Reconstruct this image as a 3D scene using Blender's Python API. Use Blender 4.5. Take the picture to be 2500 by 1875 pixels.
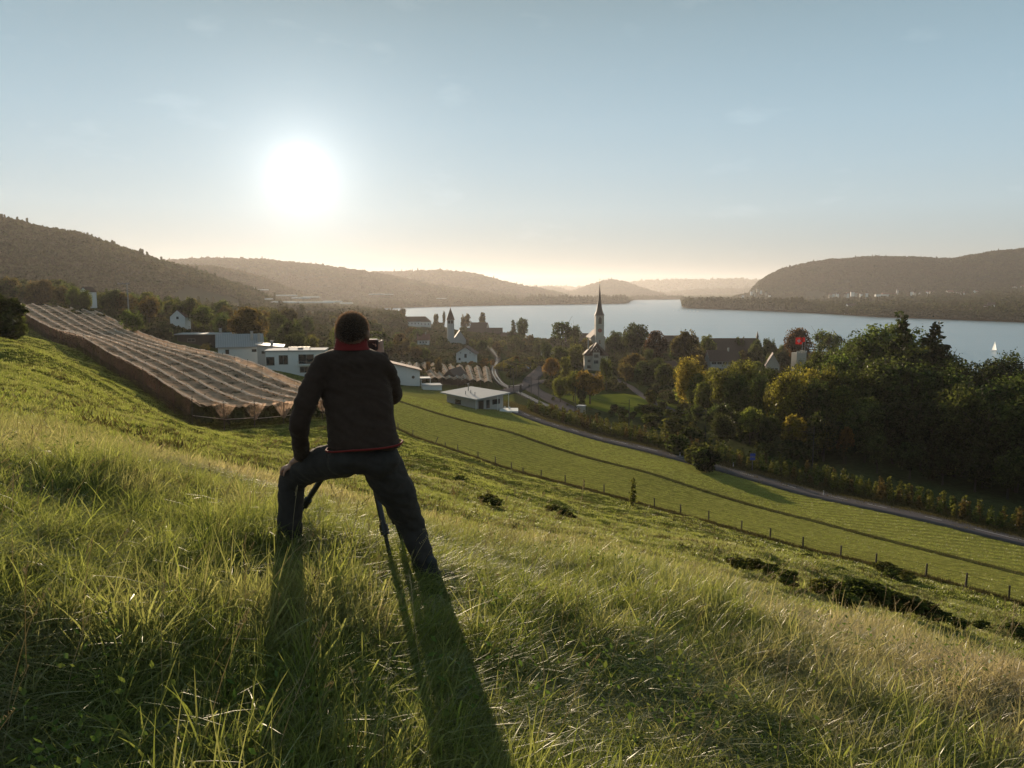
import bpy, bmesh, math, random
import numpy as np
from mathutils import Vector, Matrix, noise as mnoise
rnd = random.Random(7); rng = np.random.default_rng(11)
S = bpy.context.scene
for o in list(bpy.data.objects): bpy.data.objects.remove(o)
R = math.radians
# ---------------------------------------------------------------- camera
HAZE = 4.4e-5
H = 55.0                                   # eye height above the lake
F = 1888.0; PITCH = math.atan((937.5-712.0)/F)
cp, sp = math.cos(PITCH), math.sin(PITCH)
cam_d = bpy.data.cameras.new('camera'); cam = bpy.data.objects.new('camera', cam_d); S.collection.objects.link(cam)
cam.location = (0, 0, H); cam.rotation_euler = (R(90)-PITCH, 0, 0)
cam_d.sensor_width = 36; cam_d.lens = 36*F/2500.0; cam_d.clip_start = .05; cam_d.clip_end = 40000
S.camera = cam
S.render.resolution_x = 1024; S.render.resolution_y = 768
# ---------------------------------------------------------------- light
SUN_AZ = R(-14.9); SUN_EL = R(8.1)          # azimuth from +Y towards +X
sd = Vector((math.sin(SUN_AZ)*math.cos(SUN_EL), math.cos(SUN_AZ)*math.cos(SUN_EL), math.sin(SUN_EL)))
sun_d = bpy.data.lights.new('sun', 'SUN'); sun = bpy.data.objects.new('sun', sun_d); S.collection.objects.link(sun)
sun_d.energy = 5.0; sun_d.angle = R(.55); sun_d.color = (1.0, .80, .58)
sun.rotation_euler = (-sd).to_track_quat('-Z', 'Y').to_euler(); sun.location = (0, 0, 300)
W = bpy.data.worlds.new('World'); S.world = W; W.use_nodes = True
nt = W.node_tree; nt.nodes.clear()
def N(t, **k):
    n = nt.nodes.new(t)
    for a, b in k.items(): setattr(n, a, b)
    return n
L = nt.links.new
sky = N('ShaderNodeTexSky', sky_type='NISHITA', sun_disc=False, sun_elevation=SUN_EL, sun_rotation=SUN_AZ,
        altitude=400, air_density=1.0, dust_density=2.0, ozone_density=1.6)
tc = N('ShaderNodeTexCoord')
gam = N('ShaderNodeGamma'); gam.inputs['Gamma'].default_value = .02; L(sky.outputs[0], gam.inputs['Color'])
sep = N('ShaderNodeSeparateXYZ'); L(tc.outputs['Generated'], sep.inputs[0])
ab = N('ShaderNodeMath', operation='ABSOLUTE'); L(sep.outputs['Z'], ab.inputs[0])
ramp = N('ShaderNodeValToRGB'); L(ab.outputs[0], ramp.inputs['Fac']); cr_ = ramp.color_ramp
SKYF = [(-1.04, .80, -6.2), (-.98, 2.95, -9.8), (-1.06, 5.0, -13.8)]
for k, zz in enumerate((0, .05, .1, .15, .2, .25, .3, .36, 1.0)):
    e = cr_.elements[k] if k < 2 else cr_.elements.new(zz)
    e.position = zz; q = min(zz, .36)
    e.color = (*[math.exp(a_+b_*q+c_*q*q)*{1.0: .8, 0: .70, .05: .97, .1: 1.10, .15: 1.06, .2: 1.03}.get(zz, 1.0) for a_, b_, c_ in SKYF], 1)
mlt = N('ShaderNodeVectorMath', operation='MULTIPLY'); L(gam.outputs[0], mlt.inputs[0]); L(ramp.outputs[0], mlt.inputs[1])
SKYK = 6.5
msc = N('ShaderNodeVectorMath', operation='SCALE'); msc.inputs['Scale'].default_value = SKYK; L(mlt.outputs[0], msc.inputs[0])
# bright aureole that thin high haze draws round the sun
dot = N('ShaderNodeVectorMath', operation='DOT_PRODUCT'); dot.inputs[1].default_value = sd
L(tc.outputs['Generated'], dot.inputs[0])
cl = N('ShaderNodeMath', operation='MAXIMUM'); cl.inputs[1].default_value = 0; L(dot.outputs['Value'], cl.inputs[0])
def lobe(power, col, gain):
    p = N('ShaderNodeMath', operation='POWER'); L(cl.outputs[0], p.inputs[0]); p.inputs[1].default_value = power
    m = N('ShaderNodeVectorMath', operation='SCALE'); m.inputs[0].default_value = col
    g = N('ShaderNodeMath', operation='MULTIPLY'); g.inputs[1].default_value = gain; L(p.outputs[0], g.inputs[0]); L(g.outputs[0], m.inputs['Scale'])
    return m
def addv(a, b):
    s = N('ShaderNodeVectorMath', operation='ADD'); L(a, s.inputs[0]); L(b, s.inputs[1]); return s.outputs[0]
acc = msc.outputs[0]
LOBES = [(9000, (1, .97, .90), 50.0), (2600, (1, .97, .93), 2.6), (600, (1, .97, .92), 1.7), (110, (1, .95, .86), .9)]
for pw, c, g in LOBES: acc = addv(acc, lobe(pw, c, g).outputs[0])
# a wisp of thin cirrus
mpw = N('ShaderNodeMapping'); mpw.inputs['Scale'].default_value = (6, 6, 16); L(tc.outputs['Generated'], mpw.inputs[0])
nz = N('ShaderNodeTexNoise'); nz.inputs['Scale'].default_value = 1.6; nz.inputs['Detail'].default_value = 6; L(mpw.outputs[0], nz.inputs['Vector'])
cr = N('ShaderNodeMapRange'); cr.inputs['From Min'].default_value = .6; cr.inputs['From Max'].default_value = .85; cr.inputs['To Max'].default_value = .5; L(nz.outputs['Fac'], cr.inputs['Value'])
cv = N('ShaderNodeVectorMath', operation='SCALE'); cv.inputs[0].default_value = (1, .97, .93); L(cr.outputs[0], cv.inputs['Scale'])
acc = addv(acc, cv.outputs[0])
bg = N('ShaderNodeBackground'); bg.inputs['Strength'].default_value = .10; L(acc, bg.inputs['Color'])
ow = N('ShaderNodeOutputWorld'); L(bg.outputs[0], ow.inputs['Surface'])
S.view_settings.view_transform = 'Standard'; S.view_settings.look = 'None'; S.view_settings.gamma = 1; S.view_settings.exposure = .75
S.view_settings.use_curve_mapping = False
try: S.cycles.volume_bounces = 0; S.cycles.transparent_max_bounces = 16; S.cycles.max_bounces = 5; S.cycles.sample_clamp_indirect = 4
except Exception: pass

# ---------------------------------------------------------------- helpers
def ray(px, py):
    u = (px-1250.0)/F; v = (937.5-py)/F
    yc = cp+v*sp; zc = -sp+v*cp
    return u/yc, zc/yc                              # X per metre of Y, Z per metre of Y
def P(px, py, D):
    a, b = ray(px, py); return Vector((a*D, D, H+b*D))
def smoothstep(a, b, x):
    t = np.clip((x-a)/(b-a), 0, 1); return t*t*(3-2*t)
def tagobj(o, label=None, cat=None, group=None, kind=None):
    if label: o['label'] = label
    if cat: o['category'] = cat
    if group: o['group'] = group
    if kind: o['kind'] = kind
    return o
def thing(name, label, cat, loc=(0,0,0), rz=0.0, group=None):
    o = bpy.data.objects.new(name, None); o.empty_display_size = .3; S.collection.objects.link(o)
    o.location = loc; o.rotation_euler = (0, 0, rz)
    return tagobj(o, label, cat, group)
def link_mesh(name, me, mat=None, parent=None, smooth=False):
    if mat is not None and not me.materials: me.materials.append(mat)
    o = bpy.data.objects.new(name, me); S.collection.objects.link(o)
    if parent is not None: o.parent = parent
    if smooth: me.polygons.foreach_set('use_smooth', [True]*len(me.polygons))
    return o
def np_mesh(name, verts, faces, smooth=False):
    """verts (n,3), faces (m,k) numpy arrays, one face size"""
    me = bpy.data.meshes.new(name); v = np.asarray(verts, dtype=np.float32); f = np.asarray(faces, dtype=np.int32)
    me.vertices.add(len(v)); me.vertices.foreach_set('co', v.ravel())
    k = f.shape[1]; me.loops.add(f.size); me.loops.foreach_set('vertex_index', f.ravel())
    me.polygons.add(len(f)); me.polygons.foreach_set('loop_start', np.arange(0, f.size, k, dtype=np.int32))
    try: me.polygons.foreach_set('loop_total', np.full(len(f), k, dtype=np.int32))
    except Exception: pass
    if smooth: me.polygons.foreach_set('use_smooth', np.ones(len(f), dtype=bool))
    me.update(calc_edges=True); return me
class MB:
    def __init__(s): s.v = []; s.f = []
    def add(s, vs, fs):
        n = len(s.v); s.v += [tuple(p) for p in vs]; s.f += [tuple(i+n for i in q) for q in fs]; return s
    def box(s, x0, x1, y0, y1, z0, z1, M=None):
        vs = [Vector(p) for p in ((x0,y0,z0),(x1,y0,z0),(x1,y1,z0),(x0,y1,z0),(x0,y0,z1),(x1,y0,z1),(x1,y1,z1),(x0,y1,z1))]
        if M is not None: vs = [M @ p for p in vs]
        return s.add(vs, [(0,3,2,1),(4,5,6,7),(0,1,5,4),(1,2,6,5),(2,3,7,6),(3,0,4,7)])
    def tube(s, p0, p1, r0, r1=None, n=8, cap=True):
        p0 = Vector(p0); p1 = Vector(p1); r1 = r0 if r1 is None else r1
        d = p1-p0
        if d.length < 1e-6: return s
        q = d.to_track_quat('Z', 'Y'); vs = []
        for p, r in ((p0, r0), (p1, r1)):
            for i in range(n):
                a = 2*math.pi*i/n; vs.append(p+q @ Vector((r*math.cos(a), r*math.sin(a), 0)))
        fs = [(i, (i+1) % n, n+(i+1) % n, n+i) for i in range(n)]
        if cap: fs += [tuple(range(n-1, -1, -1)), tuple(range(n, 2*n))]
        return s.add(vs, fs)
    def prism(s, poly, axis, a, b):
        """poly: 2D outline; axis 'x','y','z' extrusion from a to b"""
        n = len(poly)
        def m(p, t): return {'x': (t, p[0], p[1]), 'y': (p[0], t, p[1]), 'z': (p[0], p[1], t)}[axis]
        vs = [m(p, a) for p in poly]+[m(p, b) for p in poly]
        fs = [(i, (i+1) % n, n+(i+1) % n, n+i) for i in range(n)]+[tuple(range(n-1, -1, -1)), tuple(range(n, 2*n))]
        return s.add(vs, fs)
    def rings(s, pts, cap=True):
        """pts: list of rings (each a list of n points)"""
        n = len(pts[0]); base = []
        for r in pts: base += list(r)
        fs = []
        for k in range(len(pts)-1):
            for i in range(n): fs.append((k*n+i, k*n+(i+1) % n, (k+1)*n+(i+1) % n, (k+1)*n+i))
        if cap: fs += [tuple(range(n-1, -1, -1)), tuple(range((len(pts)-1)*n, len(pts)*n))]
        return s.add(base, fs)
    def mesh(s, name):
        me = bpy.data.meshes.new(name); me.from_pydata(s.v, [], s.f); me.update()
        bm = bmesh.new(); bm.from_mesh(me); bmesh.ops.recalc_face_normals(bm, faces=bm.faces); bm.to_mesh(me); bm.free()
        return me
    def build(s, name, mat, parent=None, smooth=False): return link_mesh(name, s.mesh(name), mat, parent, smooth)

# ---------------------------------------------------------------- materials
MATS = {}
def newmat(name):
    m = bpy.data.materials.new(name); m.use_nodes = True; m.node_tree.nodes.clear(); MATS[name] = m; return m
def nodes(m):
    t = m.node_tree
    def n(ty, **k):
        x = t.nodes.new(ty)
        for a, b in k.items(): setattr(x, a, b)
        return x
    return n, t.links.new
def simple(name, col, rough=.7, metal=0.0, var=.12, scale=3.0, bump=.15, bscale=None, spec=.3, objvar=0.0):
    m = newmat(name); n, l = nodes(m)
    b = n('ShaderNodeBsdfPrincipled'); o = n('ShaderNodeOutputMaterial'); l(b.outputs[0], o.inputs[0])
    b.inputs['Roughness'].default_value = rough; b.inputs['Metallic'].default_value = metal
    b.inputs['Specular IOR Level'].default_value = spec
    tcn = n('ShaderNodeTexCoord'); nz = n('ShaderNodeTexNoise'); nz.inputs['Scale'].default_value = scale; nz.inputs['Detail'].default_value = 8
    nz.inputs['Roughness'].default_value = .65
    l(tcn.outputs['Object'], nz.inputs['Vector'])
    mx = n('ShaderNodeMix', data_type='RGBA'); mx.inputs[6].default_value = (*[c*(1-var*1.6) for c in col], 1); mx.inputs[7].default_value = (*[min(1, c*(1+var*1.6)) for c in col], 1)
    l(nz.outputs['Fac'], mx.inputs[0]); l(mx.outputs[2], b.inputs['Base Color'])
    if bump:
        nb = n('ShaderNodeTexNoise'); nb.inputs['Scale'].default_value = bscale or scale*9; nb.inputs['Detail'].default_value = 5; l(tcn.outputs['Object'], nb.inputs['Vector'])
        bp = n('ShaderNodeBump'); bp.inputs['Strength'].default_value = bump; bp.inputs['Distance'].default_value = .03
        l(nb.outputs['Fac'], bp.inputs['Height']); l(bp.outputs[0], b.inputs['Normal'])
    return m
def leafmat(name, c0, c1, trans=.45, rough=.55, gloss=.25, tint_attr=False, objcol=False, tint_col=None):
    """thin leaf / blade: reflects and lets light through"""
    m = newmat(name); n, l = nodes(m)
    oi = n('ShaderNodeObjectInfo'); mx = n('ShaderNodeMix', data_type='RGBA')
    mx.inputs[6].default_value = (*c0, 1); mx.inputs[7].default_value = (*c1, 1); l(oi.outputs['Random'], mx.inputs[0])
    col = mx.outputs[2]
    if objcol:
        mu = n('ShaderNodeMix', data_type='RGBA', blend_type='MULTIPLY'); mu.inputs[0].default_value = 1
        g = n('ShaderNodeNewGeometry'); ri = n('ShaderNodeMapRange'); ri.inputs['To Min'].default_value = .6; ri.inputs['To Max'].default_value = 1.5
        l(g.outputs['Random Per Island'], ri.inputs['Value'])
        sc = n('ShaderNodeVectorMath', operation='SCALE'); l(oi.outputs['Color'], sc.inputs[0]); l(ri.outputs[0], sc.inputs['Scale'])
        tcn = n('ShaderNodeTexCoord'); nzc = n('ShaderNodeTexNoise'); nzc.inputs['Scale'].default_value = .42; nzc.inputs['Detail'].default_value = 3; l(tcn.outputs['Object'], nzc.inputs['Vector'])
        rc = n('ShaderNodeMapRange'); rc.inputs['From Min'].default_value = .36; rc.inputs['From Max'].default_value = .64; rc.inputs['To Min'].default_value = .45; rc.inputs['To Max'].default_value = 1.65; l(nzc.outputs['Fac'], rc.inputs['Value'])
        sc2 = n('ShaderNodeVectorMath', operation='SCALE'); l(sc.outputs[0], sc2.inputs[0]); l(rc.outputs[0], sc2.inputs['Scale'])
        l(col, mu.inputs[6]); l(sc2.outputs[0], mu.inputs[7]); col = mu.outputs[2]
    if tint_attr:
        a = n('ShaderNodeAttribute', attribute_type='INSTANCER', attribute_name='tint'); m2 = n('ShaderNodeMix', data_type='RGBA')
        l(a.outputs['Fac'], m2.inputs[0]); l(col, m2.inputs[6]); m2.inputs[7].default_value = (*tint_col, 1)
        g = n('ShaderNodeNewGeometry'); ri = n('ShaderNodeMapRange'); ri.inputs['To Min'].default_value = .65; ri.inputs['To Max'].default_value = 1.4
        l(g.outputs['Random Per Island'], ri.inputs['Value'])
        sc = n('ShaderNodeVectorMath', operation='SCALE'); l(m2.outputs[2], sc.inputs[0]); l(ri.outputs[0], sc.inputs['Scale']); col = sc.outputs[0]
    d = n('ShaderNodeBsdfDiffuse'); t = n('ShaderNodeBsdfTranslucent'); g = n('ShaderNodeBsdfGlossy'); g.inputs['Roughness'].default_value = rough*.8
    l(col, d.inputs[0]); tb = n('ShaderNodeMix', data_type='RGBA', blend_type='MULTIPLY'); tb.inputs[0].default_value = 1; tb.inputs[7].default_value = (1.4, 1.45, .95, 1)
    l(col, tb.inputs[6]); l(tb.outputs[2], t.inputs[0]); g.inputs[0].default_value = (.9, .9, .85, 1)
    s1 = n('ShaderNodeMixShader'); s1.inputs[0].default_value = trans; l(d.outputs[0], s1.inputs[1]); l(t.outputs[0], s1.inputs[2])
    s2 = n('ShaderNodeMixShader'); fr = n('ShaderNodeFresnel'); fr.inputs[0].default_value = 1.4
    ml = n('ShaderNodeMath', operation='MULTIPLY'); ml.inputs[1].default_value = gloss; l(fr.outputs[0], ml.inputs[0]); l(ml.outputs[0], s2.inputs[0])
    l(s1.outputs[0], s2.inputs[1]); l(g.outputs[0], s2.inputs[2])
    o = n('ShaderNodeOutputMaterial'); l(s2.outputs[0], o.inputs[0]); return m
# ---------------------------------------------------------------- terrain
CP = [ # (pixel x, pixel y, distance ahead) read off the photograph
 (0,1875,2.3),(600,1875,2.4),(1250,1875,2.55),(1900,1875,3.0),(2500,1875,3.6),(0,1500,3.0),(1250,1600,3.5),(2500,1700,4.3),
 (710,1352,4.55),(1050,1432,4.4),(1800,1600,4.6),(300,1300,4.4),
 (0,1100,7.5),(500,1152,9),(1000,1275,9),(1400,1370,9),(1800,1470,9),(2200,1588,8.8),(2500,1720,7.6),
 (1000,1318,17),(1400,1420,17),(1800,1525,17),(2200,1655,17),(2500,1785,15),(500,1145,17),
 (1000,1245,32),(1400,1355,29),(1800,1455,27),(2200,1575,26),(2500,1700,24),(500,1105,32),
 (0,1000,20),(0,900,45),(0,830,80),(30,815,150),(200,1000,40),(200,940,62),(300,1000,62),(480,1055,62),
 (475,1040,95),(268,905,134),(150,842,174),(79,803,213),(0,750,290),(200,768,300),(-200,820,150),(-300,950,60),(-300,740,300),
 (880,1035,108),(459,880,190),(323,828,238),(611,922,156),(700,908,190),(560,880,212),
 (1000,1140,70),(1400,1250,60),(1800,1350,50),(2200,1470,43),(2500,1580,38),(2800,1700,34),
 (1010,1068,130),(1243,1147,112),(1582,1237,92),(1978,1345,74),(2250,1408,65),(2500,1478,57),
 (1010,992,188),(1250,1057,160),(1582,1155,127),(1978,1271,100),(2500,1405,76),
 (1250,1000,222),(1335,1033,200),(1471,1073,178),(1686,1126,154),(1978,1205,130),(2300,1275,110),(2500,1325,101),(2800,1390,90),
 (1300,985,250),(1600,1060,190),(2000,1150,150),(2500,1250,125),(1500,1000,240),(1900,1050,200),(2500,1080,190),(2800,1150,170),
 (1310,920,350),(1150,880,450),(1500,940,330),(1470,860,640),(1300,865,600),(1800,880,500),(2200,930,380),(2500,960,330),
 (1000,957,240),(1000,940,281),(1100,935,290),(1050,805,850),(700,800,450),(400,790,330),(150,764,340),(300,765,600),(800,790,700),
 (900,775,1100),(500,750,1000),(700,755,1500),(600,738,2500),(100,755,700),(-300,740,700),(900,850,450),(1000,770,1500),(900,752,2500),(100,740,2500)]
_pts = []; _val = []
for px, py, D in CP:
    p = P(px, py, D); r = math.hypot(p.x, p.y); _pts.append((math.atan2(p.x, p.y)*2.2, math.log(r))); _val.append((p.z-H+1.62)/r)
_pts = np.array(_pts); _val = np.array(_val)
def _U(d2): return np.where(d2 > 1e-12, .5*d2*np.log(np.maximum(d2, 1e-12)), 0)
_n = len(_pts); _K = _U(((_pts[:, None]-_pts[None])**2).sum(-1)) + np.eye(_n)*.0015
_Q = np.hstack([np.ones((_n, 1)), _pts]); _A = np.zeros((_n+3, _n+3)); _A[:_n, :_n] = _K; _A[:_n, _n:] = _Q; _A[_n:, :_n] = _Q.T
_w = np.linalg.solve(_A, np.concatenate([_val, [0, 0, 0]]))
def _tps(th, lr):
    q = np.stack([th*2.2, lr], -1); out = np.empty(len(q))
    for i in range(0, len(q), 20000):
        c = q[i:i+20000]; out[i:i+20000] = _U(((c[:, None]-_pts[None])**2).sum(-1)) @ _w[:_n] + _w[_n] + c @ _w[_n+1:]
    return out
def pth(px): return math.atan((px-1250)/F)
NS = [(880,2300),(930,1700),(1000,1250),(1100,1000),(1300,850),(1500,800),(1700,740),(1900,650),(2100,560),(2300,480),(2500,430),(2900,380)]
FS = [(880,2350),(905,2500),(1017,2750),(1240,3150),(1500,3550),(1528,3700),(1545,5200),(1660,5600),(1672,2640),(1921,2230),(2147,1850),(2500,1660),(2900,1500)]
_nsx = np.array([pth(a) for a, b in NS]); _nsy = np.array([float(b) for a, b in NS])
_fsx = np.array([pth(a) for a, b in FS]); _fsy = np.array([float(b) for a, b in FS])
def gzv(x, y, rough=True):
    x = np.atleast_1d(np.asarray(x, float)); y = np.atleast_1d(np.asarray(y, float))
    r = np.maximum(np.hypot(x, y), .25); th = np.arctan2(x, y)
    thc = np.clip(th, -.74, .80); lr = np.log(np.clip(r, 2.2, 2500.0))
    g = _tps(thc, lr)
    over = smoothstep(.9, 1.7, np.abs(th)); g = g*(1-over)+(-.08)*over
    near = smoothstep(1.5, 3.0, r)
    gpl = -.2*np.sin(th)-.03; g = gpl*(1-near)+g*near
    z = H-1.62+g*r
    left = r > 2500; z = np.where(left, 20+(z*0), z)
    ns = np.interp(th, _nsx, _nsy, left=1e9); fs = np.interp(th, _fsx, _fsy, left=1e9)
    land2 = 1.2 + (r-fs)*np.interp(th, [pth(1500), pth(1900), pth(2200), pth(2600)], [.002, .006, .020, .034])
    land2 = np.where(r > 3600, np.minimum(land2, 60), land2)
    z = np.maximum(z, np.where(r < ns, .6, -5))
    sh = smoothstep(-60, 0, r-ns); z = np.where(th > _nsx[0], z*(1-sh)+(-3)*sh, z)
    zl = np.where(r > fs, np.minimum(land2, 70), -4.0)
    z = np.where((th > _nsx[0]) & (r > ns), zl, z)
    return z
def gz(x, y): return float(gzv(x, y)[0])
def ground_at(px, D):
    """point of the ground seen in column px at distance D ahead"""
    a = (px-1250)/F
    x = a*D
    for _ in range(4):
        z = gz(x, D); dep = (z-H)/D; v = (dep*cp+sp)/(cp-dep*sp); x = (px-1250)/F*D/1.0*(1/(cp+v*sp))
    return Vector((x, D, gz(x, D)))
def ground_hit(px, py, dmin=2.0, dmax=2400, n=400):
    """first place where the sight line meets the ground"""
    a, b = ray(px, py); Ds = np.exp(np.linspace(math.log(dmin), math.log(dmax), n))
    z = gzv(a*Ds, Ds); hit = np.nonzero(H+b*Ds <= z)[0]
    if not len(hit): return None
    D = Ds[hit[0]]; return Vector((a*D, D, gz(a*D, D)))
def proj(x, y, z):
    d = y*cp-(z-H)*sp; v = (y*sp+(z-H)*cp)/d; u = x/d
    return 1250+u*F, 937.5-v*F
# lines across the slope, as ground points
def gline(pts): return [P(*p) for p in pts]
def linefn(pts):
    g = gline(pts); xs = np.array([p.x for p in g]); ys = np.array([p.y for p in g]); o = np.argsort(xs); return xs[o], ys[o]
FENCE = [(920,1035,140),(1010,1068,130),(1243,1147,112),(1582,1237,92),(1978,1345,74),(2250,1408,65),(2500,1478,57),(2800,1560,50)]
DITCH = [(940,975,196),(1010,992,188),(1250,1057,160),(1582,1155,127),(1978,1271,100),(2500,1405,76),(2800,1480,66)]
ROAD = [(1243,997,224),(1335,1033,200),(1471,1073,178),(1686,1126,154),(1978,1205,130),(2300,1275,110),(2500,1325,101),(2800,1390,90)]
_fe, _di, _ro = linefn(FENCE), linefn(DITCH), linefn(ROAD)
def before(line, x, y): return y-np.interp(x, line[0], line[1])
# polar grid: fine ahead, coarse behind
th = np.concatenate([np.radians(np.arange(-180, -46, 6.0)), np.radians(np.arange(-46, 46.01, .25)), np.radians(np.arange(52, 180, 6.0))])
rr = np.concatenate([[.05], np.exp(np.linspace(math.log(.3), math.log(14000), 470))])
T, RR = np.meshgrid(th, rr); X = (RR*np.sin(T)).ravel(); Y = (RR*np.cos(T)).ravel(); Z = gzv(X, Y)
def fbm(x, y, s, seed=0, octv=4):
    out = np.zeros(len(x)); a = 1.0; t = 0
    g = np.random.default_rng(seed)
    for k in range(octv):
        for j in range(3):
            an = g.uniform(0, 6.28); ph = g.uniform(0, 6.28); w = g.uniform(.7, 1.4)
            out += a*np.sin((x*math.cos(an)+y*math.sin(an))*w/s+ph+1.3*np.sin((x*math.sin(an)-y*math.cos(an))*.7/s+ph*2))
        t += a*3; a *= .6; s *= .5
    return out/t
def tuss(x, y):
    r = np.hypot(x, y); return (fbm(x, y, .85, 3)*.21+fbm(x, y, .33, 6)*.07*(r < 12))*smoothstep(1.5, 4.5, r)*(1-smoothstep(60, 90, r))
lump = tuss(X, Y)
def hummock(x, y): return (fbm(x, y, 5, 4)*.75+fbm(x, y, 1.9, 9)*.28)*smoothstep(12, 28, np.hypot(x, y))*(1-smoothstep(-6, -2, before(_fe, x, y)))
lump += hummock(X, Y)
Z = Z+lump
nr, na = len(rr), len(th)
i = np.arange(nr-1)[:, None]*na; j = np.arange(na)[None]; jn = (j+1) % na
Fc = np.stack([i+j, i+jn, i+na+jn, i+na+j], -1).reshape(-1, 4)[:, ::-1]
gme = np_mesh('ground', np.stack([X, Y, Z], -1), Fc, smooth=True)
# what grows where (plain colours of the plants and soils)
col = np.zeros((len(X), 4), np.float32); col[:, 3] = 1
meadow = np.array([.070, .078, .016]); mown = np.array([.178, .172, .042]); orch = np.array([.045, .052, .020]); town = np.array([.032, .040, .014]); plain = np.array([.075, .078, .030]); long_ = np.array([.060, .075, .018])
c = np.tile(meadow, (len(X), 1)); r_ = RR.ravel()
def mixc(c, new, f): return c*(1-f[:, None])+np.array(new)*f[:, None]
c = mixc(c, long_, (r_ < 13)*1.0)
f1 = smoothstep(-.5, .5, before(_fe, X, Y)); c = mixc(c, mown, f1*(X > -42))
f2 = smoothstep(-.3, .6, before(_ro, X, Y)); c = mixc(c, orch, f2*(X > 0))
c = mixc(c, town, smoothstep(225, 300, r_)); c = mixc(c, plain, smoothstep(900, 1100, r_))
nn = fbm(X, Y, 9, 5); c = c*(1+.18*nn[:, None])
col[:, :3] = np.clip(c, .004, 1)
at_ = gme.color_attributes.new('cover', 'FLOAT_COLOR', 'POINT'); at_.data.foreach_set('color', col.ravel())
gm = newmat('meadow_ground'); n, l = nodes(gm)
b = n('ShaderNodeBsdfPrincipled'); o = n('ShaderNodeOutputMaterial'); l(b.outputs[0], o.inputs[0]); b.inputs['Roughness'].default_value = 1; b.inputs['Specular IOR Level'].default_value = 0
a = n('ShaderNodeAttribute', attribute_name='cover'); g = n('ShaderNodeNewGeometry')
nz1 = n('ShaderNodeTexNoise'); nz1.inputs['Scale'].default_value = .9; nz1.inputs['Detail'].default_value = 9; nz1.inputs['Roughness'].default_value = .7; l(g.outputs['Position'], nz1.inputs['Vector'])
mr = n('ShaderNodeMapRange'); mr.inputs['From Min'].default_value = .3; mr.inputs['From Max'].default_value = .7; mr.inputs['To Min'].default_value = .55; mr.inputs['To Max'].default_value = 1.35; l(nz1.outputs['Fac'], mr.inputs['Value'])
sc = n('ShaderNodeVectorMath', operation='SCALE'); l(a.outputs['Color'], sc.inputs[0]); l(mr.outputs[0], sc.inputs['Scale']); l(sc.outputs[0], b.inputs['Base Color'])
nz2 = n('ShaderNodeTexNoise'); nz2.inputs['Scale'].default_value = 2.2; nz2.inputs['Detail'].default_value = 8; l(g.outputs['Position'], nz2.inputs['Vector'])
bp = n('ShaderNodeBump'); bp.inputs['Strength'].default_value = .8; bp.inputs['Distance'].default_value = .25; l(nz2.outputs['Fac'], bp.inputs['Height']); l(bp.outputs[0], b.inputs['Normal'])
ground = link_mesh('ground', gme, gm); tagobj(ground, kind='structure')
# ---------------------------------------------------------------- lake
wm = newmat('lake_water'); n, l = nodes(wm)
b = n('ShaderNodeBsdfPrincipled'); o = n('ShaderNodeOutputMaterial'); l(b.outputs[0], o.inputs[0])
b.inputs['Base Color'].default_value = (.24, .33, .37, 1); b.inputs['Roughness'].default_value = .25; b.inputs['IOR'].default_value = 1.33
g = n('ShaderNodeNewGeometry'); mp = n('ShaderNodeMapping'); mp.inputs['Scale'].default_value = (.5, 1, 1); l(g.outputs['Position'], mp.inputs[0])
nz = n('ShaderNodeTexNoise'); nz.inputs['Scale'].default_value = .16; nz.inputs['Detail'].default_value = 8; l(mp.outputs[0], nz.inputs['Vector'])
mp2 = n('ShaderNodeMapping'); mp2.inputs['Scale'].default_value = (.0012, .010, 1); mp2.inputs['Rotation'].default_value = (0, 0, .12); l(g.outputs['Position'], mp2.inputs[0])
nb = n('ShaderNodeTexNoise'); nb.inputs['Scale'].default_value = 1; nb.inputs['Detail'].default_value = 3; l(mp2.outputs[0], nb.inputs['Vector'])
ms = n('ShaderNodeMapRange'); ms.inputs['From Min'].default_value = .35; ms.inputs['From Max'].default_value = .65; ms.inputs['To Min'].default_value = .45; ms.inputs['To Max'].default_value = 1.0; l(nb.outputs['Fac'], ms.inputs['Value'])
bp = n('ShaderNodeBump'); bp.inputs['Distance'].default_value = 1.6; l(ms.outputs[0], bp.inputs['Strength']); l(nz.outputs['Fac'], bp.inputs['Height']); l(bp.outputs[0], b.inputs['Normal'])
lake = MB().add([(-2500, 300, 0), (7000, 200, 0), (7000, 9000, 0), (-2500, 9000, 0)], [(0, 1, 2, 3)]).build('lake_water', wm); tagobj(lake, kind='structure')
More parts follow.
